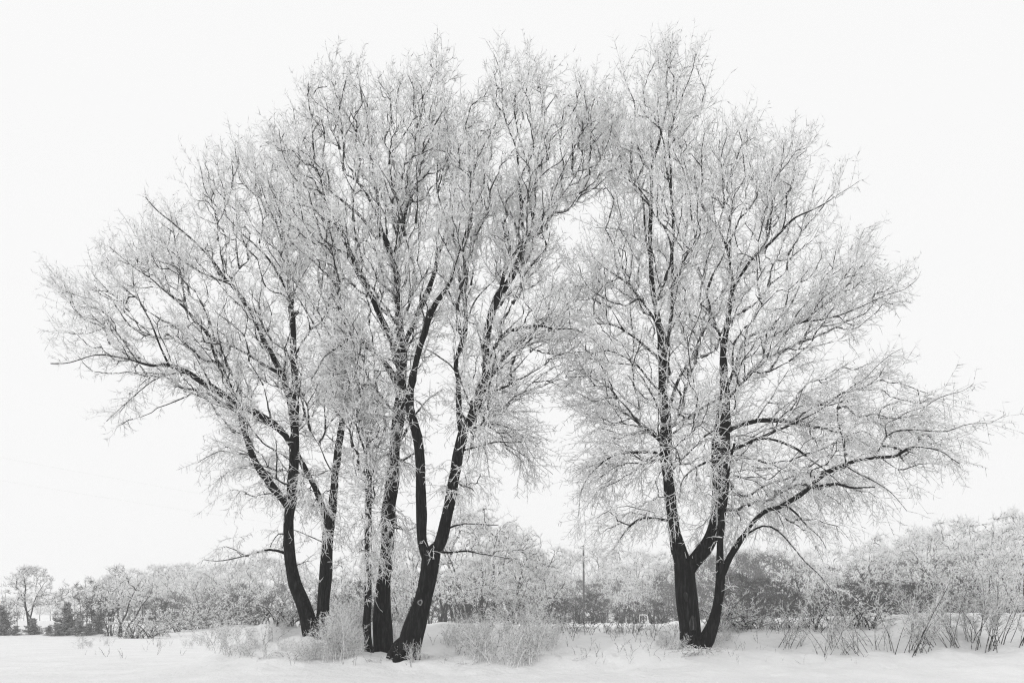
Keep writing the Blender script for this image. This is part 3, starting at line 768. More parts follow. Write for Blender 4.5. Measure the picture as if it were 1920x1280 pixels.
    tw = sprout(P1, T1, gg, rng, Ls, 5, SP[:, None], 0.10, st[2], 0.22, flow(P1) * 0.10)
    lead = np.where(cnt < 2)[0]
    tp, tt_ = cv[lead, -1], nrm(cv[lead, -1] - cv[lead, -2])
    ld = sprout(tp, tt_, gf(tp), rng, st[0] * rng.uniform(0.9, 1.9, len(tp)), 5, 0.12, 0.05, 0.05, 0.1, flow(tp) * 0.35)
    tw = np.concatenate([tw, ld])
    if spawnP:
        sp, stt = np.concatenate(spawnP), np.concatenate(spawnT)
        s2 = sprout(sp, stt, 0.25, rng, rng.uniform(0.12, 0.5, len(sp)), 5, 0.35, 0.15, 0.32, 0.2)
        tw = np.concatenate([tw, s2])
    r = rng.uniform(0.0050, 0.0085, len(tw))
    g = Geo()
    g.twigs(cv[fine] - off, R[fine], 3)
    g.twigs(tw - off, r[:, None] * np.array([1.1, 1, .92, .85, .6])[None], 3)
    tl = np.linalg.norm(np.diff(tw, axis=1), axis=2).sum(1)
    N2 = rng.poisson(tl / (0.09 if key != 'E' else 0.10))
    which = np.repeat(np.arange(len(tw)), N2)
    p, t = along(tw, which, rng.uniform(0.12, 1.0, len(which)))
    l2 = rng.uniform(0.06, 0.22, len(p)) * (1.15 if key == 'E' else 1.0)
    t2 = sprout(p, t, gf(p), rng, l2, 3, 0.66, 0.12, st[2] * 1.3, 0.15, flow(p) * 0.04)
    r = rng.uniform(0.0045, 0.0072, len(t2))
    g.twigs(t2 - off, r[:, None] * np.array([1, .95, .5])[None], 3)
    o = link('crown', g.mesh('crown', M_twig), root)
    tag(o, kind='stuff')
    print('tree', key, len(cv), len(tw), len(t2))
    return root, off

ROOTS = {}
for k in 'ABCDE':
    ROOTS[k] = build_main(k)

# knot and worn bark on the trunks
def at_limb(nm, row):
    d = LIMBS3[nm]
    i = int(np.argmin(np.abs(d['py'] - row)))
    tt = nrm(np.gradient(d['P'], axis=0))[i]
    return d['P'][i], d['R'][i], tt

def patch(tree, nm, row, side, wid, hei, mat, name, ring=False, proud=0.012):
    """an oval boss on the near side of a trunk"""
    root, off = ROOTS[tree]
    c, r, t = at_limb(nm, row)
    fwd = np.array([math.sin(side), -math.cos(side), 0.0]); fwd -= t * (fwd @ t); fwd /= np.linalg.norm(fwd)
    sd = np.cross(t, fwd)
    V, q, tr = [], [], []
    rings = 7; sides = 18
    for a in range(rings):
        f = a / (rings - 1)
        for s in range(sides):
            th = s * 2 * math.pi / sides
            wob = 1 + 0.10 * math.sin(3 * th + row) + 0.06 * math.sin(5 * th)
            x = wid * (1 - f) * math.cos(th) * wob; y = hei * (1 - f) * math.sin(th) * wob
            dep = math.sqrt(max(0.0, (r * 1.10) ** 2 - x * x))
            if ring:
                h = proud * (1.0 if 0.25 < f < 0.6 else (0.25 if f >= 0.6 else 0.2)) - (0.02 if f > 0.8 else 0)
            else:
                h = proud * math.sin(min(1, f * 1.6) * math.pi / 2) - 0.02 * (f == 0)
            V.append(c + fwd * (dep + h) + sd * x + t * y - off)
    for a in range(rings - 1):
        for s in range(sides):
            q.append((a * sides + s, a * sides + (s + 1) % sides, (a + 1) * sides + (s + 1) % sides, (a + 1) * sides + s))
    q = np.array(q)
    me = mesh_np(name, np.array(V), q.ravel(), np.arange(len(q)) * 4, mat)
    return link(name, me, root)
kn = patch('D', 'D1', 1129, -0.1, 0.07, 0.085, M_knotring, 'knot', True, 0.03)
kn['label'] = 'pale round knot with a raised ring'
pb = patch('D', 'D1', 1160, 0.15, 0.05, 0.22, M_scar, 'bark_scar')
pb['label'] = 'long strip of paler worn bark below the knot'
for row, sd, w, h in ((1112, -0.25, .05, .12), (1172, 0.1, .08, .17)):
    o = patch('E', 'E1', row, sd, w, h, M_scar, 'bark_scar')
    o['label'] = 'paler swollen patch of worn bark'
o = patch('A', 'A2', 1183, -0.3, .07, .12, M_scar, 'bark_scar')
o['label'] = 'paler folded bark at the foot'
# swollen foot of the leaning trunk
def foot():
    root, off = ROOTS['D']
    c, r, t = at_limb('D1', 1226)
    g = Geo()
    for dx, dy, h, rr in ((-0.25, -0.08, .30, .13), (-0.34, 0.02, .16, .11), (-0.16, -0.20, .18, .12), (0.16, -0.12, .15, .13)):
        base = np.array([c[0] + dx * 1.15, c[1] + dy * 1.3, c[2] - 0.42])
        top = np.array([c[0] + dx * 0.25, c[1] + dy * 0.3, c[2] + h + 0.12])
        mid = np.array([c[0] + dx * 0.95, c[1] + dy, c[2] + h * 0.35])
        rows = catmull(np.array([[*base, rr * 1.1], [*mid, rr], [*top, rr * 0.5]]), 0.06)
        g2 = Geo(); g2.tube(rows[:, :3] - off, rows[:, 3], 10, True, 0.35, dx * 40)
        link('root_swelling', g2.mesh('root_swelling', M_bark), root)
foot()

# ------------------------------------------------------------------ generic plants: meshes shared by many copies
def proto_tree(seed, H, W, stems, nt_, low, crook, twl, tdens, rad, fan=0.5, stem_r=0.09, shape=0.7):
    """background tree of height H and crown width W -> (stem mesh, crown mesh)"""
    rng = np.random.default_rng(seed)
    g = Geo()
    sp, stn, sl = [], [], []
    for s in range(stems):
        a = rng.uniform(0, 6.28); lean = rng.uniform(0.2, 1.0) * fan * W * 0.5 * (1 if stems > 1 else 0.35)
        k = 5
        hh = H * rng.uniform(0.62, 0.86)
        bx = rng.normal(size=2) * (0.12 if stems > 1 else 0.0) * W * 0.3
        pts = []
        for i in range(k + 1):
            f = i / k
            q = rng.normal(size=2) * crook * f
            pts.append((bx[0] + math.cos(a) * lean * f ** 1.3 + q[0], bx[1] + math.sin(a) * lean * f ** 1.3 + q[1], hh * f - (0.3 if i == 0 else 0), stem_r * rng.uniform(.8, 1.2) * (1 - 0.85 * f)))
        rows = catmull(np.array(pts), 0.25)
        g.tube(rows[:, :3], np.maximum(rows[:, 3], 0.012), 6, True)
        P = rows[:, :3]; t = nrm(np.gradient(P, axis=0))
        ok = P[:, 2] > H * low * 0.7
        sp.append(P[ok]); stn.append(t[ok]); sl.append(np.linspace(0, hh, len(P))[ok])
    sp, stn, sl = np.concatenate(sp), np.concatenate(stn), np.concatenate(sl)
    aims = []
    while len(aims) < nt_:
        f = rng.uniform(0, 1)
        z = H * (low + (1 - low) * f)
        wr = W * 0.5 * max(0.06, (math.sin(math.pi * min(1, (f * 0.86 + 0.12))) ** shape)) * (1 + 0.25 * mnoise.noise(Vector((seed, z * 0.8, 0))))
        a = rng.uniform(0, 6.28); q = wr * math.sqrt(rng.uniform(0.02, 1))
        x = np.array((math.cos(a) * q, math.sin(a) * q, z))
        if mnoise.noise(Vector(x * 0.85) + Vector((seed * 3.1, 0, 0))) > rng.uniform(-0.10, 0.20):
            aims.append(x)
    aims = np.array(aims)
    gf = lambda p: np.interp(p[:, 2] / H, [0.1, 0.45, 1], [-0.3, 0.2, 0.6])
    cv, cnt, par, order, rn = grow(sp, stn, sl, aims, gf, rng, 0.25, 5, 0.5, 0.05)
    r0 = np.minimum(0.009 * cnt ** 0.5 + 0.004, 0.06)
    g.twigs(cv, r0[:, None] + (0.008 - r0[:, None]) * np.linspace(0, 1, 5)[None], 3)
    stem_me = g
    ln = np.linalg.norm(np.diff(cv, axis=1), axis=2).sum(1)
    N1 = rng.poisson(ln / 0.3) + 2
    wh = np.repeat(np.arange(len(cv)), N1)
    p, t = along(cv, wh, rng.uniform(0.2, 1, len(wh)))
    tw = sprout(p, t, gf(p), rng, twl * rng.uniform(.5, 1.5, len(p)), 4, 0.55, 0.15, 0.2, 0.3)
    c = Geo()
    c.twigs(tw, (rad * rng.uniform(.7, 1.3, len(tw)))[:, None] * np.array([1, .95, .85, .5])[None], 3)
    N2 = rng.poisson(tdens, len(tw))
    wh = np.repeat(np.arange(len(tw)), N2)
    p, t = along(tw, wh, rng.uniform(.1, 1, len(wh)))
    t2 = sprout(p, t, gf(p), rng, twl * 0.42 * rng.uniform(.5, 1.5, len(p)), 2, 0.55, 0, 0.2, 0.3)
    c.twigs(t2, (rad * rng.uniform(.7, 1.3, len(t2)))[:, None] * np.array([1, .5])[None], 3)
    return stem_me, c

def proto_conifer(seed, H, W):
    rng = np.random.default_rng(seed)
    g = Geo()
    rows = catmull(np.array([(0, 0, -0.2, H * .018), (0.03, 0, H * .5, H * .011), (0, 0.02, H, 0.01)]), 0.2)
    g.tube(rows[:, :3], rows[:, 3], 6, True)
    c = Geo()
    nb = 300
    f = rng.uniform(0.04, 0.98, nb)
    a = rng.uniform(0, 6.28, nb)
    ln = W * 0.5 * (1 - f) ** 0.6 * rng.uniform(.35, 1.2, nb) * (0.75 + 0.5 * np.sin(a * 2 + f * 9)) + 0.10
    P = np.stack([0 * f, 0 * f, f * H], 1)
    d = np.stack([np.cos(a), np.sin(a), -0.12 + 0.55 * f], 1)
    bo = np.empty((nb, 5, 3)); bo[:, 0] = P
    for k in range(1, 5):
        bo[:, k] = bo[:, k - 1] + nrm(d) * (ln / 4)[:, None]
        d[:, 2] += 0.05
    c.twigs(bo, np.full((nb, 5), 0.03) * np.array([1, .9, .8, .6, .3]), 3)
    wh = np.repeat(np.arange(nb), np.maximum(6, (ln * 26).astype(int)))
    p, t = along(bo, wh, rng.uniform(.1, 1, len(wh)))
    tw = sprout(p, t, 0.1, rng, rng.uniform(.10, .30, len(p)), 3, 0.5, .1, .15, 0.2)
    c.twigs(tw, np.full((len(tw), 3), 0.030) * np.array([1, 1.1, .4]), 3)
    wh = np.repeat(np.arange(len(tw)), 3)
    p, t = along(tw, wh, rng.uniform(.1, 1, len(wh)))
    t2 = sprout(p, t, 0.1, rng, rng.uniform(.06, .14, len(p)), 2, 0.6, 0, .15, 0.2)
    c.twigs(t2, np.full((len(t2), 2), 0.022), 3)
    return g, c

def proto_shrub(seed, H, W, nst, droop, lean, rad, dens, low=0.25, twl=0.16, curl=0.16):
    """many thin stems from one foot, twigs on the upper part"""
    rng = np.random.default_rng(seed)
    P = np.zeros((nst, 3)); P[:, :2] = rng.normal(size=(nst, 2)) * W * 0.10; P[:, 2] = -0.06
    a = rng.uniform(0, 6.28, nst); s = rng.uniform(0.05, 1, nst) ** 0.7 * W * 0.5 / H
    d = nrm(np.stack([np.cos(a) * s + lean, np.sin(a) * s, np.ones(nst)], 1))
    Ls = H * rng.uniform(.35, 1.15, nst)
    K = 8
    st = np.empty((nst, K, 3)); st[:, 0] = P
    for k in range(1, K):
        st[:, k] = st[:, k - 1] + d * (Ls / (K - 1))[:, None]
        d = nrm(d + np.array([0, 0, -droop]) + rng.normal(size=(nst, 3)) * curl * 0.55)
    g = Geo()
    g.twigs(st, (rad * 1.25 * rng.uniform(.7, 1.3, nst))[:, None] * np.linspace(1.1, .45, K)[None], 4)
    N1 = rng.poisson(Ls / H * dens) + 2
    wh = np.repeat(np.arange(nst), N1)
    p, t = along(st, wh, low + (1 - low) * rng.uniform(0, 1, len(wh)) ** 0.8)
    tw = sprout(p, t, 0.25 - droop, rng, H * twl * rng.uniform(.5, 1.7, len(p)), 4, 0.5, .12, curl, .25)
    c = Geo()
    c.twigs(tw, (rad * .8 * rng.uniform(.7, 1.3, len(tw)))[:, None] * np.array([1, 1, .9, .5])[None], 3)
    wh = np.repeat(np.arange(len(tw)), rng.poisson(4.2, len(tw)))
    p, t = along(tw, wh, rng.uniform(.1, 1, len(wh)))
    t2 = sprout(p, t, 0.25 - droop, rng, H * twl * .42 * rng.uniform(.5, 1.5, len(p)), 3, 0.55, .1, curl, .25)
    c.twigs(t2, (rad * .72 * rng.uniform(.7, 1.3, len(t2)))[:, None] * np.array([1, .95, .5])[None], 3)
    return g, c

PROTO = {}
def reg(key, gc, ms, mc, parts):
    PROTO[key] = (gc[0].mesh(parts[0], ms), gc[1].mesh(parts[1], mc), parts)
TP = ('trunk', 'crown')
for i in range(4):
    reg('round%d' % i, proto_tree(11 + i, 6.0, 5.0, 1 + i % 3, 300, 0.22, 0.18, 0.30, 6.5, 0.0155, 0.7), M_farstem, M_fartwig, TP)
for i in range(3):
    reg('wide%d' % i, proto_tree(31 + i, 5.0, 5.6, 3, 260, 0.40, 0.2, 0.27, 8.0, 0.017, 0.9), M_farstem, M_fartwig, TP)
for i in range(3):
    reg('dark%d' % i, proto_tree(51 + i, 5.5, 4.2, 5, 250, 0.02, 0.2, 0.45, 3.6, 0.0135, 0.7, 0.07, 0.45), M_farstem, M_darktwig, TP)
for i in range(2):
    reg('thin%d' % i, proto_tree(71 + i, 6.0, 1.9, 1, 90, 0.18, 0.08, 0.45, 3.0, 0.011, 0.3, 0.06, 0.5), M_farstem, M_darktwig, TP)
reg('conifer0', proto_conifer(91, 4.0, 3.6), M_farstem, M_needle, TP)
reg('conifer1', proto_conifer(92, 4.0, 4.2), M_farstem, M_needle, TP)
SPT = ('stems', 'twigs')
for i in range(4):      # upright shrubs with bare feet
    reg('shrub%d' % i, proto_shrub(111 + i, 1.6, 1.5, 9, 0.02, 0.06, 0.0066, 20, 0.30, 0.15, 0.16), M_weed, M_weedpale, SPT)
for i in range(3):      # low wispy bushes
    reg('wispy%d' % i, proto_shrub(131 + i, 0.9, 1.0, 13, 0.03, 0.0, 0.0044, 8, 0.2, 0.19, 0.2), M_weedpale, M_weedpale, SPT)
for i in range(2):      # arching canes
    reg('arch%d' % i, proto_shrub(151 + i, 0.9, 1.0, 16, 0.22, 0.15, 0.0085, 7, 0.2, 0.12, 0.12), M_weed, M_weedpale, SPT)
for i in range(3):      # single leaning saplings
    reg('sapling%d' % i, proto_shrub(171 + i, 1.1, 1.0, 5, 0.02, 0.16, 0.0050, 9, 0.18, 0.18, 0.17), M_weed, M_weedpale, SPT)

def place(key, name, x, y, scale, rz, label, cat, group, z=None, sz=1.0, lean=0.0):
    ms, mc, parts = PROTO[key]
    r = bpy.data.objects.new(name, None)
    COL.objects.link(r)
    r.empty_display_size = 0.2
    r.location = (x, y, ground_h(x, y) - 0.01 if z is None else z)
    r.rotation_euler = (0, lean, rz)
    r.scale = (scale, scale, scale * sz)
    tag(r, label, cat, group)
    a = link(parts[0], ms, r)
    b = link(parts[1], mc, r)
    b['kind'] = 'stuff'
    return r

rnd = random.Random(77)
HT = dict(round=6.0, wide=5.0, dark=5.5, thin=6.0, conifer=4.0)
def bgtree(kind, px, top, z, label, group, sxy=1.0, cat='tree', name='background_tree'):
    n = sum(1 for k in PROTO if k.startswith(kind))
    key = kind + str(rnd.randrange(n))
    z = min(540, z * (1.0 if px < 240 and z < 100 else (2.6 if z >= 56 else 1.7)))
    x = (px - 960) * z / F
    gh = ground_h(x, z)
    H = (HZ - top) * z / F + EYE - gh
    s = max(0.15, H / HT[kind])
    place(key, name, x, z, s * sxy, rnd.uniform(0, 6.28), label, cat, group, sz=1.0 / sxy)

# --- left, beyond the flat snow
bgtree('wide', 62, 1062, 76, 'round pale frosted tree standing apart beyond the flat snow, near small spruces', 'trees beyond the flat snow', 1.0)
G1 = 'dark spruces beyond the flat snow'
for px, top, z, s in ((126, 1128, 70, .9), (4, 1135, 70, 1.0), (62, 1158, 71, 1.2), (92, 1172, 69.5, 1.4), (185, 1150, 72, .9), (150, 1162, 68, 1.2), (108, 1168, 68, 1.3), (30, 1172, 70, 1.4), (168, 1168, 70, 1.3)):
    bgtree('conifer', px, top, z, 'dark spruce dusted with frost beyond the flat snow', G1, s, name='spruce_tree')
G2 = 'slender bare trees beyond the flat snow'
for px, top, z in ((140, 1090, 82), (150, 1098, 80), (163, 1082, 78), (172, 1086, 80), (182, 1092, 79), (195, 1088, 84), (32, 1098, 84), (12, 1105, 80), (118, 1100, 90), (105, 1110, 92)):
    bgtree('thin', px, top, z, 'slender bare tree standing among the spruces beyond the flat snow', G2, 0.9, name='slender_tree')
for px, top, z in ((20, 1118, 130), (45, 1110, 125), (95, 1112, 128), (120, 1105, 135), (150, 1100, 130), (178, 1096, 126), (205, 1088, 120), (230, 1080, 125), (75, 1105, 140), (0, 1112, 140)):
    bgtree('round', px, top, z, 'pale tree in the mist behind the spruces', 'misty trees behind the spruces', 1.1)
G3 = 'hazy trees behind the V-forked tree'
for px, top, z in ((228, 1062, 66), (268, 1070, 63), (310, 1060, 78), (345, 1056, 84), (372, 1070, 64), (405, 1062, 76), (440, 1056, 70), (470, 1048, 60), (505, 1046, 72), (545, 1052, 64), (250, 1066, 88), (290, 1058, 92), (330, 1062, 95), (390, 1058, 96), (425, 1060, 98), (210, 1078, 90)):
    bgtree(rnd.choice(('round', 'wide', 'wide')), px, top, z, 'hazy frosted tree of the wood behind the V-forked tree', G3, 0.95)
for px, top, z in ((205, 1120, 68), (240, 1112, 72), (285, 1108, 70), (330, 1110, 74), (365, 1105, 72), (395, 1104, 68), (430, 1100, 66), (455, 1095, 64), (490, 1095, 66), (525, 1095, 62), (560, 1090, 66), (180, 1125, 74)):
    bgtree('dark', px, top, z, 'dark leafless thicket at the foot of the wood behind the V-forked tree', 'dark thicket behind the V-forked tree', 1.15, 'thicket', 'thicket')
# --- centre, behind the clump
G4 = 'frosted trees just behind the clump of trunks'
for px, top, z in ((600, 1058, 52), (645, 1045, 48), (690, 1040, 54), (735, 1035, 46), (775, 1010, 44), (640, 1085, 40), (755, 1065, 38), (830, 1010, 46), (875, 962, 42), (925, 945, 40), (962, 985, 43), (995, 1030, 46), (1022, 1065, 42), (900, 1045, 36), (955, 1060, 36), (860, 1070, 35), (1000, 1095, 36)):
    bgtree(rnd.choice(('wide', 'round', 'wide')), px, top, z, 'bright frosted tree close behind the clump of black trunks', G4, 0.9)
for px, top, z in ((620, 1085, 50), (665, 1090, 48), (705, 1085, 52), (750, 1080, 50), (800, 1085, 48), (850, 1085, 50), (900, 1085, 50), (950, 1090, 50), (985, 1085, 48), (1020, 1095, 52)):
    bgtree('dark', px, top, z, 'dark leafless thicket close behind the clump of black trunks', 'dark thicket behind the clump', 1.1, 'thicket', 'thicket')
# --- centre far
G5 = 'faint trees around the pole'
for px, top, z in ((1010, 1035, 350), (1045, 1025, 300), (1075, 1030, 320), (1120, 1022, 330), (1155, 1030, 280), (1195, 1028, 300), (1230, 1032, 260), (1265, 1030, 250), (1300, 1028, 270), (980, 1010, 340), (940, 1000, 360)):
    bgtree('round', px, top, z, 'faint grey tree deep in the mist around the utility pole', G5, 0.9)
G6 = 'frosted trees between the pole and the lone tree'
for px, top, z in ((1060, 1075, 80), (1125, 1068, 78), (1165, 1060, 72), (1205, 1066, 66), (1180, 1100, 60), (1235, 1052, 74), (1140, 1105, 62), (1085, 1085, 88)):
    bgtree(rnd.choice(('wide', 'round')), px, top, z, 'frosted tree between the utility pole and the lone double-stemmed tree', G6, 0.85)
for px, top, z in ((1055, 1095, 76), (1082, 1088, 74), (1110, 1095, 72), (1135, 1085, 78), (1165, 1090, 76), (1195, 1088, 74), (1225, 1082, 72), (1250, 1075, 74)):
    bgtree('dark', px, top, z, 'dark leafless thicket between the utility pole and the lone tree', 'dark thicket by the pole', 1.1, 'thicket', 'thicket')
# --- right
for px, top, z in ((1275, 1060, 70), (1310, 1052, 72), (1345, 1045, 70), (1380, 1040, 68), (1410, 1038, 66), (1440, 1042, 64), (1475, 1050, 62), (1510, 1060, 60), (1560, 1065, 60), (1610, 1062, 58), (1655, 1058, 58), (1700, 1052, 58), (1750, 1050, 56), (1800, 1045, 56), (1295, 1085, 60), (1365, 1080, 58), (1420, 1075, 56), (1485, 1085, 54), (1640, 1085, 52), (1590, 1095, 52)):
    bgtree('dark', px, top, z, 'dark leafless thicket in the wood behind the lone tree', 'dark thicket behind the lone tree', 1.15, 'thicket', 'thicket')
for px, top, z in ((1385, 1075, 39), (1420, 1085, 38), (1455, 1090, 40), (1590, 1092, 37), (1625, 1088, 38), (1655, 1092, 37), (1690, 1096, 38), (1720, 1092, 39), (1545, 1104, 38), (1500, 1110, 39), (1770, 1092, 38), (1815, 1085, 39)):
    bgtree('dark', px, top, z, 'dark leafless thicket in the wood behind the lone tree', 'dark thicket close behind the saplings', 1.35, 'thicket', 'thicket')
G7 = 'frosted trees behind the shrubs'
for px, top, z in ((1512, 1050, 44), (1555, 1072, 42), (1640, 1038, 46), (1705, 1030, 46), (1770, 1036, 44), (1850, 1012, 46), (1905, 1000, 44), (1915, 1040, 35)):
    bgtree(rnd.choice(('wide', 'wide', 'round')), px, top, z, 'bright frosted tree rising behind the row of shrubs', G7, 0.95)
G8 = 'hazy tall trees of the wood behind the shrubs'
for px, top, z in ((1640, 1015, 80), (1690, 1005, 78), (1735, 990, 76), (1775, 972, 74), (1800, 968, 80), (1840, 975, 76), (1875, 960, 74), (1910, 952, 78), (1600, 1025, 88), (1560, 1030, 92), (1510, 1030, 95), (1460, 1025, 95), (1410, 1022, 100), (1365, 1025, 100), (1330, 1030, 98), (1655, 1000, 105), (1720, 985, 110), (1940, 955, 76)):
    bgtree('round', px, top, z, 'hazy taller tree at the back of the wood behind the shrubs', G8, 0.85)

for k in range(64):     # undergrowth closing the foot of the wood
    px = 262 + k * 26.5 + rnd.uniform(-9, 9)
    bgtree('dark', px, rnd.uniform(1112, 1140), rnd.uniform(50, 58), 'low tangled undergrowth along the foot of the wood behind the field', 'undergrowth along the foot of the wood', 1.6, 'undergrowth', 'undergrowth')
# --- shrubs
def shrub(kind, px, py, hpx, label, group, wide=1.0, name='shrub', lean=0.0, Hbase=None):
    n = sum(1 for k in PROTO if k.startswith(kind))
    key = kind + str(rnd.randrange(n))
    x, y = hit(px, py)
    base = dict(shrub=1.6, wispy=0.9, arch=0.62, sapling=1.1)[kind]
    s = hpx * y / F / base
    place(key, name, x, y, s * wide, rnd.uniform(0, 6.28) if kind in ('wispy', 'shrub', 'sapling') else rnd.uniform(-0.7, 0.7), label, 'shrub', group, sz=1 / wide, lean=lean)

GS = 'frosted shrubs in the snow beside the lone tree'
lab = 'frosted shrub with bare dark stems, in the row of shrubs on the snow bank'
for px, py, h in ((1705, 1224, 148), (1712, 1220, 110), (1765, 1210, 120), (1788, 1212, 128), (1846, 1217, 165), (1864, 1216, 150), (1905, 1206, 165), (1818, 1200, 95)):
    shrub('shrub', px, py, h, lab, GS, rnd.uniform(0.8, 1.1), lean=rnd.uniform(0.0, 0.35))
lab = 'thin frosted sapling leaning out of the snow between the lone tree and the shrubs'
for px, py, h in ((1464, 1208, 95), (1474, 1215, 82), (1495, 1214, 66), (1540, 1228, 100), (1567, 1218, 92), (1602, 1224, 100), (1620, 1226, 84), (1552, 1206, 60), (1636, 1216, 84), (1740, 1221, 80), (1580, 1226, 55), (1660, 1220, 70)):
    shrub('sapling', px, py, h, lab, 'leaning saplings', rnd.uniform(0.8, 1.2), 'sapling', lean=rnd.uniform(0.0, 0.3))
lab = 'low wispy frosted bush on the bank between the leaning trunk and the lone tree'
for px, py, h in [(a + rnd.uniform(-14, 14), b, c * rnd.uniform(.55, 1.3)) for a, b, c in ((868, 1222, 70), (888, 1234, 78), (908, 1240, 84), (930, 1244, 92), (950, 1248, 96), (968, 1247, 92), (988, 1240, 88), (1004, 1232, 82), (1022, 1222, 76), (1040, 1212, 62), (890, 1210, 66), (930, 1215, 78), (970, 1212, 80), (1000, 1206, 70), (850, 1212, 48), (955, 1200, 70), (915, 1198, 66), (985, 1196, 70), (1030, 1200, 50), (870, 1198, 55), (840, 1205, 44))]:
    shrub('wispy', px, py, h, lab, 'wispy bushes beside the leaning trunk', 1.0, 'bush')
lab = 'frosted bush crowding the feet of the black trunks'
for px, py, h in ((560, 1230, 48), (585, 1235, 60), (600, 1236, 58), (622, 1232, 88), (640, 1238, 92), (655, 1232, 80), (668, 1228, 60), (630, 1215, 82), (655, 1205, 86), (745, 1210, 50), (755, 1195, 60), (675, 1195, 80), (640, 1192, 80), (740, 1188, 75), (530, 1220, 30), (700, 1195, 70), (770, 1241, 38), (784, 1240, 30), (575, 1240, 44), (612, 1240, 66), (648, 1225, 95), (606, 1222, 50), (665, 1215, 85), (500, 1200, 40), (525, 1196, 46), (480, 1215, 36)):
    shrub('wispy', px, py, h, lab, 'bushes at the feet of the clump', 0.9, 'bush')
lab = 'low frosted bush on the snow beside the V-forked tree'
for px, py, h in ((396, 1218, 42), (415, 1222, 55), (430, 1226, 62), (448, 1230, 52), (462, 1232, 38), (500, 1234, 30), (378, 1210, 32), (440, 1200, 44), (410, 1196, 40), (465, 1198, 36), (150, 1216, 26), (170, 1214, 24), (200, 1210, 20), (300, 1212, 18), (355, 1215, 28)):
    shrub('wispy', px, py, h, lab, 'bushes beside the V-forked tree', 1.15, 'bush')
lab = 'arching frosted canes on the crest of the snow bank'
for px, py, h in ((255, 1196, 38), (275, 1196, 44), (295, 1192, 36), (325, 1184, 44), (345, 1180, 48), (372, 1178, 52), (395, 1176, 44), (425, 1174, 40), (455, 1170, 40), (485, 1170, 44), (510, 1168, 46), (540, 1170, 44), (235, 1196, 24), (560, 1174, 40)):
    shrub('arch', px, py, h, lab, 'arching canes on the crest', 1.3, 'arching_shrub')
lab = 'arching frosted canes right behind the stems of the lone tree'
for px, py, h in ((1365, 1178, 46), (1380, 1176, 58), (1395, 1178, 44), (1350, 1180, 60), (1420, 1178, 36), (1335, 1180, 40), (1445, 1178, 34), (1470, 1178, 40), (1500, 1180, 44), (1530, 1180, 50), (1565, 1178, 55), (1600, 1176, 60), (1630, 1176, 58)):
    shrub('arch', px, py, h, lab, 'arching canes behind the lone tree', 1.1, 'arching_shrub')

lab = 'small frosted bush against the foot of the lone tree'
for px, py, h in ((1250, 1210, 34), (1262, 1204, 28), (1240, 1200, 26), (1358, 1196, 36), (1368, 1202, 28), (1348, 1206, 40), (1275, 1216, 34), (1232, 1210, 20)):
    shrub('wispy', px, py, h, lab, 'bushes at the lone tree', 1.1, 'bush')
# ------------------------------------------------------------------ dead weeds and grass poking through the snow
def proto_weed(seed, H, nst, kind):
    rng = np.random.default_rng(seed)
    g = Geo()
    K = 6
    P = np.zeros((nst, 3)); P[:, :2] = rng.normal(size=(nst, 2)) * 0.03; P[:, 2] = -0.05
    d = nrm(np.concatenate([rng.normal(size=(nst, 2)) * (0.25 if kind == 'stalk' else 0.6), np.ones((nst, 1))], 1))
    Ls = H * rng.uniform(.6, 1.15, nst)
    st = np.empty((nst, K, 3)); st[:, 0] = P
    for k in range(1, K):
        st[:, k] = st[:, k - 1] + d * (Ls / (K - 1))[:, None]
        d = nrm(d + np.array([0, 0, -0.05 if kind == 'stalk' else -0.42]) + rng.normal(size=(nst, 3)) * 0.13)
    g.twigs(st, np.full((nst, K), 0.0052) * np.linspace(1, .6, K), 3)
    wh = np.repeat(np.arange(nst), rng.poisson(7 if kind == 'stalk' else 2, nst))
    if len(wh):
        p, t = along(st, wh, rng.uniform(.35, 1, len(wh)))
        tw = sprout(p, t, 0.1, rng, H * rng.uniform(.06, .22, len(p)), 3, .5, .1, .25, .2)
        g.twigs(tw, np.full((len(tw), 3), 0.0050) * np.array([1, 1.1, .5]), 3)
    return g
WEED = [proto_weed(201 + i, 0.5, 2, 'stalk').mesh('weed', M_weed) for i in range(4)]
TUFT = [proto_weed(221 + i, 0.4, 16, 'tuft').mesh('grass_tuft', M_weedpale) for i in range(3)]
def weed(px, py, hpx, label, group, tuft=False):
    x, y = hit(px, py)
    me = rnd.choice(TUFT if tuft else WEED)
    o = link('grass_tuft' if tuft else 'weed', me)
    s = hpx * y / F / (0.30 if tuft else 0.5)
    o.location = (x, y, ground_h(x, y) - 0.01)
    o.rotation_euler = (rnd.uniform(-.15, .15), rnd.uniform(-.15, .25), rnd.uniform(0, 6.28))
    o.scale = (s * rnd.uniform(.9, 1.3), s * rnd.uniform(.9, 1.3), s)
    tag(o, label, 'grass' if tuft else 'weed', group)
for k in range(70):
    weed(rnd.uniform(1045, 1270), 1180 + abs(rnd.gauss(0, 9)), rnd.uniform(14, 46), 'dry weed stalk on the bank crest between wispy bushes and lone tree', 'weeds on the crest before the field')
for k in range(46):
    weed(rnd.uniform(1345, 1560), 1178 + abs(rnd.gauss(0, 7)), rnd.uniform(10, 30), 'dry weed stalk on the bank crest behind the leaning saplings', 'weeds on the crest behind the saplings')
for k in range(34):
    weed(rnd.uniform(1045, 1280), rnd.uniform(1192, 1245), rnd.uniform(8, 26), 'short dry stalk poking from the snow slope beside the footprints', 'stalks on the snow slope')
for k in range(26):
    weed(rnd.uniform(1350, 1640), rnd.uniform(1188, 1248), rnd.uniform(7, 20), 'short dry stalk poking from the snow beside the lone tree', 'stalks beside the lone tree')
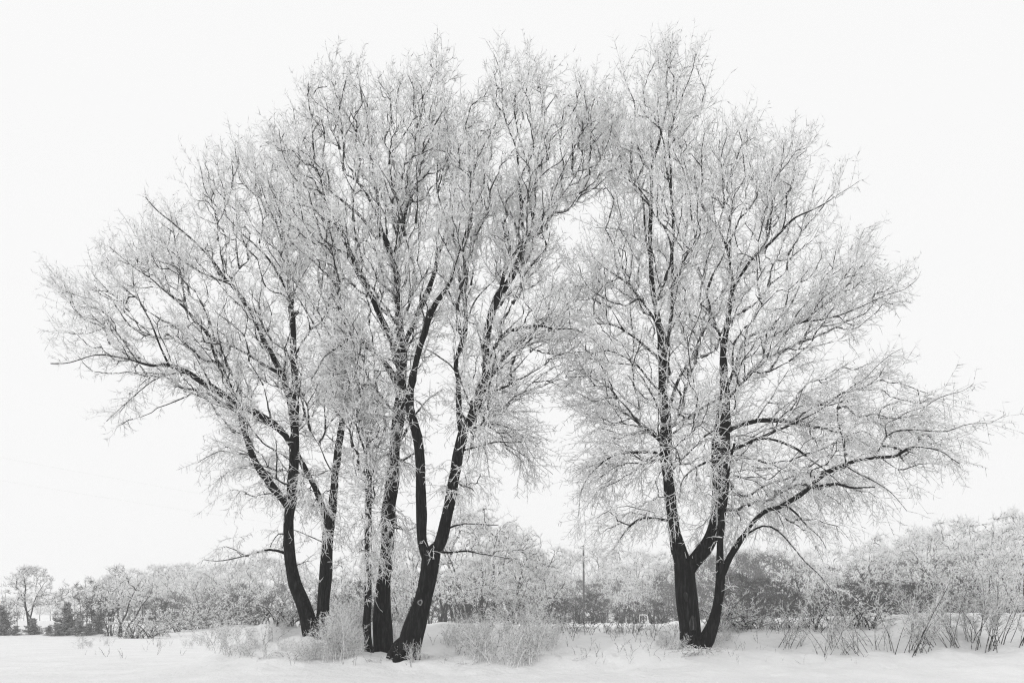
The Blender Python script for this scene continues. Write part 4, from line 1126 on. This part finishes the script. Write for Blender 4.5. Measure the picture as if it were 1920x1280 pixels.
for k in range(36):
    weed(rnd.uniform(470, 860), rnd.uniform(1200, 1252), rnd.uniform(10, 34), 'dry stalk poking from the snow in front of the black trunks', 'stalks before the clump')
for k in range(30):
    weed(rnd.uniform(140, 470), rnd.uniform(1196, 1236), rnd.uniform(7, 26), 'dry stalk poking from the snow beside the V-forked tree', 'stalks beside the V-forked tree')
for px, py, h in ((1250, 1212, 20), (1262, 1216, 24), (1278, 1220, 26), (1292, 1222, 32), (1306, 1224, 32), (1320, 1224, 34), (1334, 1222, 26), (1345, 1212, 22), (1240, 1206, 18), (1350, 1200, 24)):
    weed(px, py, h, 'drooping frosted grass tuft at the foot of the lone tree', 'grass tufts at the lone tree', True)
for px, py, h in ((1060, 1178, 22), (1078, 1180, 30), (1085, 1182, 26), (1150, 1182, 22), (1170, 1184, 20), (1195, 1182, 22), (1230, 1186, 26), (1385, 1180, 18), (1410, 1178, 18), (1425, 1180, 20), (1440, 1178, 20), (1465, 1180, 22), (1480, 1178, 20), (1500, 1182, 20), (1375, 1182, 20), (1455, 1176, 20)):
    weed(px, py, h, 'dark matted grass tuft on the crest of the snow bank', 'grass tufts on the crest', True)
for px, py, h in ((530, 1232, 26), (552, 1236, 28), (575, 1238, 30), (490, 1234, 16), (738, 1236, 22), (800, 1232, 18), (775, 1242, 26), (835, 1238, 16), (690, 1238, 14), (1050, 1232, 14), (1090, 1236, 16), (870, 1244, 14)):
    weed(px, py, h, 'small frosted grass tuft in the snow before the black trunks', 'grass tufts before the clump', True)

# ------------------------------------------------------------------ utility line
PZ = 66.0
def pole(x, y, label):
    gz = ground_h(x, y)
    r = bpy.data.objects.new('utility_pole', None); COL.objects.link(r)
    r.location = (x, y, gz)
    g = Geo()
    g.tube([(0, 0, -0.5), (0.02, 0, 2.5), (0, 0, 5.75)], [0.085, 0.075, 0.06], 10, True)
    link('pole', g.mesh('pole', M_pole), r)
    for zz in (5.62, 5.05):
        g = Geo(); g.tube([(-0.10, 0, zz - .05), (-0.22, 0, zz - .04), (-0.22, 0, zz + .04)], [0.018, 0.018, 0.018], 6, True)
        h = link('insulator_hook', g.mesh('insulator_hook', M_pole), r)
        g = Geo(); g.tube([(-0.22, 0, zz), (-0.22, 0, zz + .05), (-0.22, 0, zz + .11), (-0.22, 0, zz + .14)], [0.035, 0.05, 0.04, 0.02], 8, True)
        link('insulator', g.mesh('insulator', M_metal), r)
    tag(r, label, 'pole')
    return (x - 0.22, y, gz + 5.75), (x - 0.22, y, gz + 5.15)
def wire(a, b, sag, label, group):
    a, b = np.array(a), np.array(b)
    t = np.linspace(0, 1, 25)[:, None]
    P = a + (b - a) * t
    P[:, 2] -= (4 * sag * t * (1 - t))[:, 0]
    g = Geo(); g.tube(P, np.interp(P[:, 1], [16, 30, 66, 150], [0.002, 0.002, 0.011, 0.014]), 5, True)
    o = link('power_line', g.mesh('power_line', M_wire))
    tag(o, label, 'wire', group)
xp = (1094 - 960) * PZ / F
p1 = pole(xp, PZ, 'bare grey wooden utility pole rising from the far edge of the field')
xa, ya = -17.5, 16.0
p0 = pole(xa, ya, 'bare grey wooden utility pole beside the flat snow, holding the near end of the wires')
xb, yb = 46.0, 150.0
p2 = pole(xb, yb, 'bare grey wooden utility pole far back in the misty wood')
wire(p0[0], p1[0], 0.55, 'upper frosted wire running over the flat snow to the pole at the field', None)
wire(p0[1], p1[1], 0.60, 'lower frosted wire running over the flat snow to the pole at the field', None)
wire(p1[0], p2[0], 0.8, 'upper frosted wire running from the pole back into the wood', None)
wire(p1[1], p2[1], 0.9, 'lower frosted wire running from the pole back into the wood', None)

# white tube hoop on the field
def hoop():
    y = 44.0; x = (1206 - 960) * y / F
    gz = ground_h(x, y)
    r = bpy.data.objects.new('tube_hoop', None); COL.objects.link(r)
    r.location = (x, y, gz)
    w = 0.22
    top = EYE - gz + (HZ - 1152) * y / F
    g = Geo()
    g.tube([(w, 0, -0.1), (w, 0, top - .12), (w - .03, 0, top - .04), (w - .10, 0, top), (-w + .04, 0, top)], [0.022] * 5, 8, True)
    link('bent_tube', g.mesh('bent_tube', M_metal), r)
    g = Geo(); g.tube([(-w + .05, 0, -0.1), (-w + .05, 0, top - 0.01)], [0.014] * 2, 8, True)
    link('post', g.mesh('post', M_metal), r)
    tag(r, 'small white bent tube hoop standing on the snowy field behind the bank', 'hoop')
hoop()

# ------------------------------------------------------------------ winter mist
def haze():
    x0, x1, y0, y1, z0, z1 = -310, 310, -32, 606, -1.5, 17.0
    V = [(x, y, z) for z in (z0, z1) for y in (y0, y1) for x in (x0, x1)]
    Fc = [(0, 2, 3, 1), (4, 5, 7, 6), (0, 1, 5, 4), (2, 6, 7, 3), (0, 4, 6, 2), (1, 3, 7, 5)]
    me = bpy.data.meshes.new('haze'); me.from_pydata(V, [], Fc)
    m = bpy.data.materials.new('mist'); m.use_nodes = True
    n = m.node_tree; n.nodes.clear()
    out = n.nodes.new('ShaderNodeOutputMaterial')
    v = n.nodes.new('ShaderNodeVolumePrincipled')
    v.inputs['Color'].default_value = grey(0.98)
    v.inputs['Density'].default_value = 0.0014
    v.inputs['Anisotropy'].default_value = 0.2
    n.links.new(v.outputs[0], out.inputs['Volume'])
    me.materials.append(m)
    o = link('haze', me)
    tag(o, 'pale winter mist filling the air over the field and wood', None, None, 'stuff')
haze()

# ------------------------------------------------------------------ labels that count along a row from something one can find
ORD = ['first', 'second', 'third', 'fourth', 'fifth', 'sixth', 'seventh', 'eighth', 'ninth', 'tenth', 'eleventh', 'twelfth', 'thirteenth', 'fourteenth', 'fifteenth', 'sixteenth', 'seventeenth', 'eighteenth', 'nineteenth', 'twentieth', 'twenty-first', 'twenty-second', 'twenty-third', 'twenty-fourth', 'twenty-fifth', 'twenty-sixth', 'twenty-seventh', 'twenty-eighth']
ROWS = {
    'dark thicket close behind the saplings': ('dark leafless thicket close behind saplings and shrubs, %s counted from the lone tree', 1),
    'bushes at the lone tree': ('small frosted bush against the foot of the lone tree, %s towards the saplings', 1),
    'dark spruces beyond the flat snow': ('frost-dusted dark spruce beyond the flat snow, %s counted towards the V-forked tree', 1),
    'slender bare trees beyond the flat snow': ('slender bare tree among the spruces, %s counted towards the V-forked tree', 1),
    'misty trees behind the spruces': ('pale tree in the mist behind the spruces, %s towards the V-forked tree', 1),
    'hazy trees behind the V-forked tree': ('hazy frosted tree behind the V-forked tree, %s counted from the spruces', 1),
    'dark thicket behind the V-forked tree': ('dark leafless thicket behind the V-forked tree, %s counted from the spruces', 1),
    'frosted trees just behind the clump of trunks': ('bright frosted tree behind the black trunk clump, %s counted from the V-forked tree', 1),
    'dark thicket behind the clump': ('dark leafless thicket behind the black trunk clump, %s counted from the V-forked tree', 1),
    'faint trees around the pole': ('faint grey tree deep in the mist, %s counted from the trunk clump', 1),
    'frosted trees between the pole and the lone tree': ('frosted tree beyond the field near the utility pole, %s counted towards the lone tree', 1),
    'dark thicket by the pole': ('dark leafless thicket near the utility pole, %s counted towards the lone tree', 1),
    'dark thicket behind the lone tree': ('dark leafless thicket in the far wood, %s counted from the lone tree', 1),
    'frosted trees behind the shrubs': ('bright frosted tree behind the shrub row, %s counted from the lone tree', 1),
    'hazy tall trees of the wood behind the shrubs': ('hazy tall tree at the back of the wood, %s from the lone tree', 1),
    'frosted shrubs in the snow beside the lone tree': ('frosted shrub with bare dark stems on the bank, %s counted from the saplings', 1),
    'leaning saplings': ('thin frosted sapling leaning from the snow, %s counted from the lone tree', 1),
    'wispy bushes beside the leaning trunk': ('low wispy frosted bush on the bank, %s counted from the leaning knotted trunk', 1),
    'bushes at the feet of the clump': ('frosted bush at the feet of the black trunks, %s from the V-forked tree', 1),
    'bushes beside the V-forked tree': ('low frosted bush on the open snow, %s counted from the V-forked tree', -1),
    'arching canes on the crest': ('arching frosted canes on the bank crest, %s counted from the spruces', 1),
    'arching canes behind the lone tree': ('arching frosted canes behind the lone tree, %s counted towards the shrubs', 1),
    'grass tufts at the lone tree': ('drooping frosted grass tuft at the lone tree, %s counted towards the saplings', 1),
}
byg = {}
for o in bpy.data.objects:
    g = o.get('group')
    if g in ROWS and o.parent is None:
        byg.setdefault(g, []).append(o)
for g, lst in byg.items():
    txt, sgn = ROWS[g]
    lst.sort(key=lambda o: sgn * o.location.x / max(o.location.y, 1))
    for i, o in enumerate(lst):
        if i < len(ORD):
            o['label'] = txt % ORD[i]
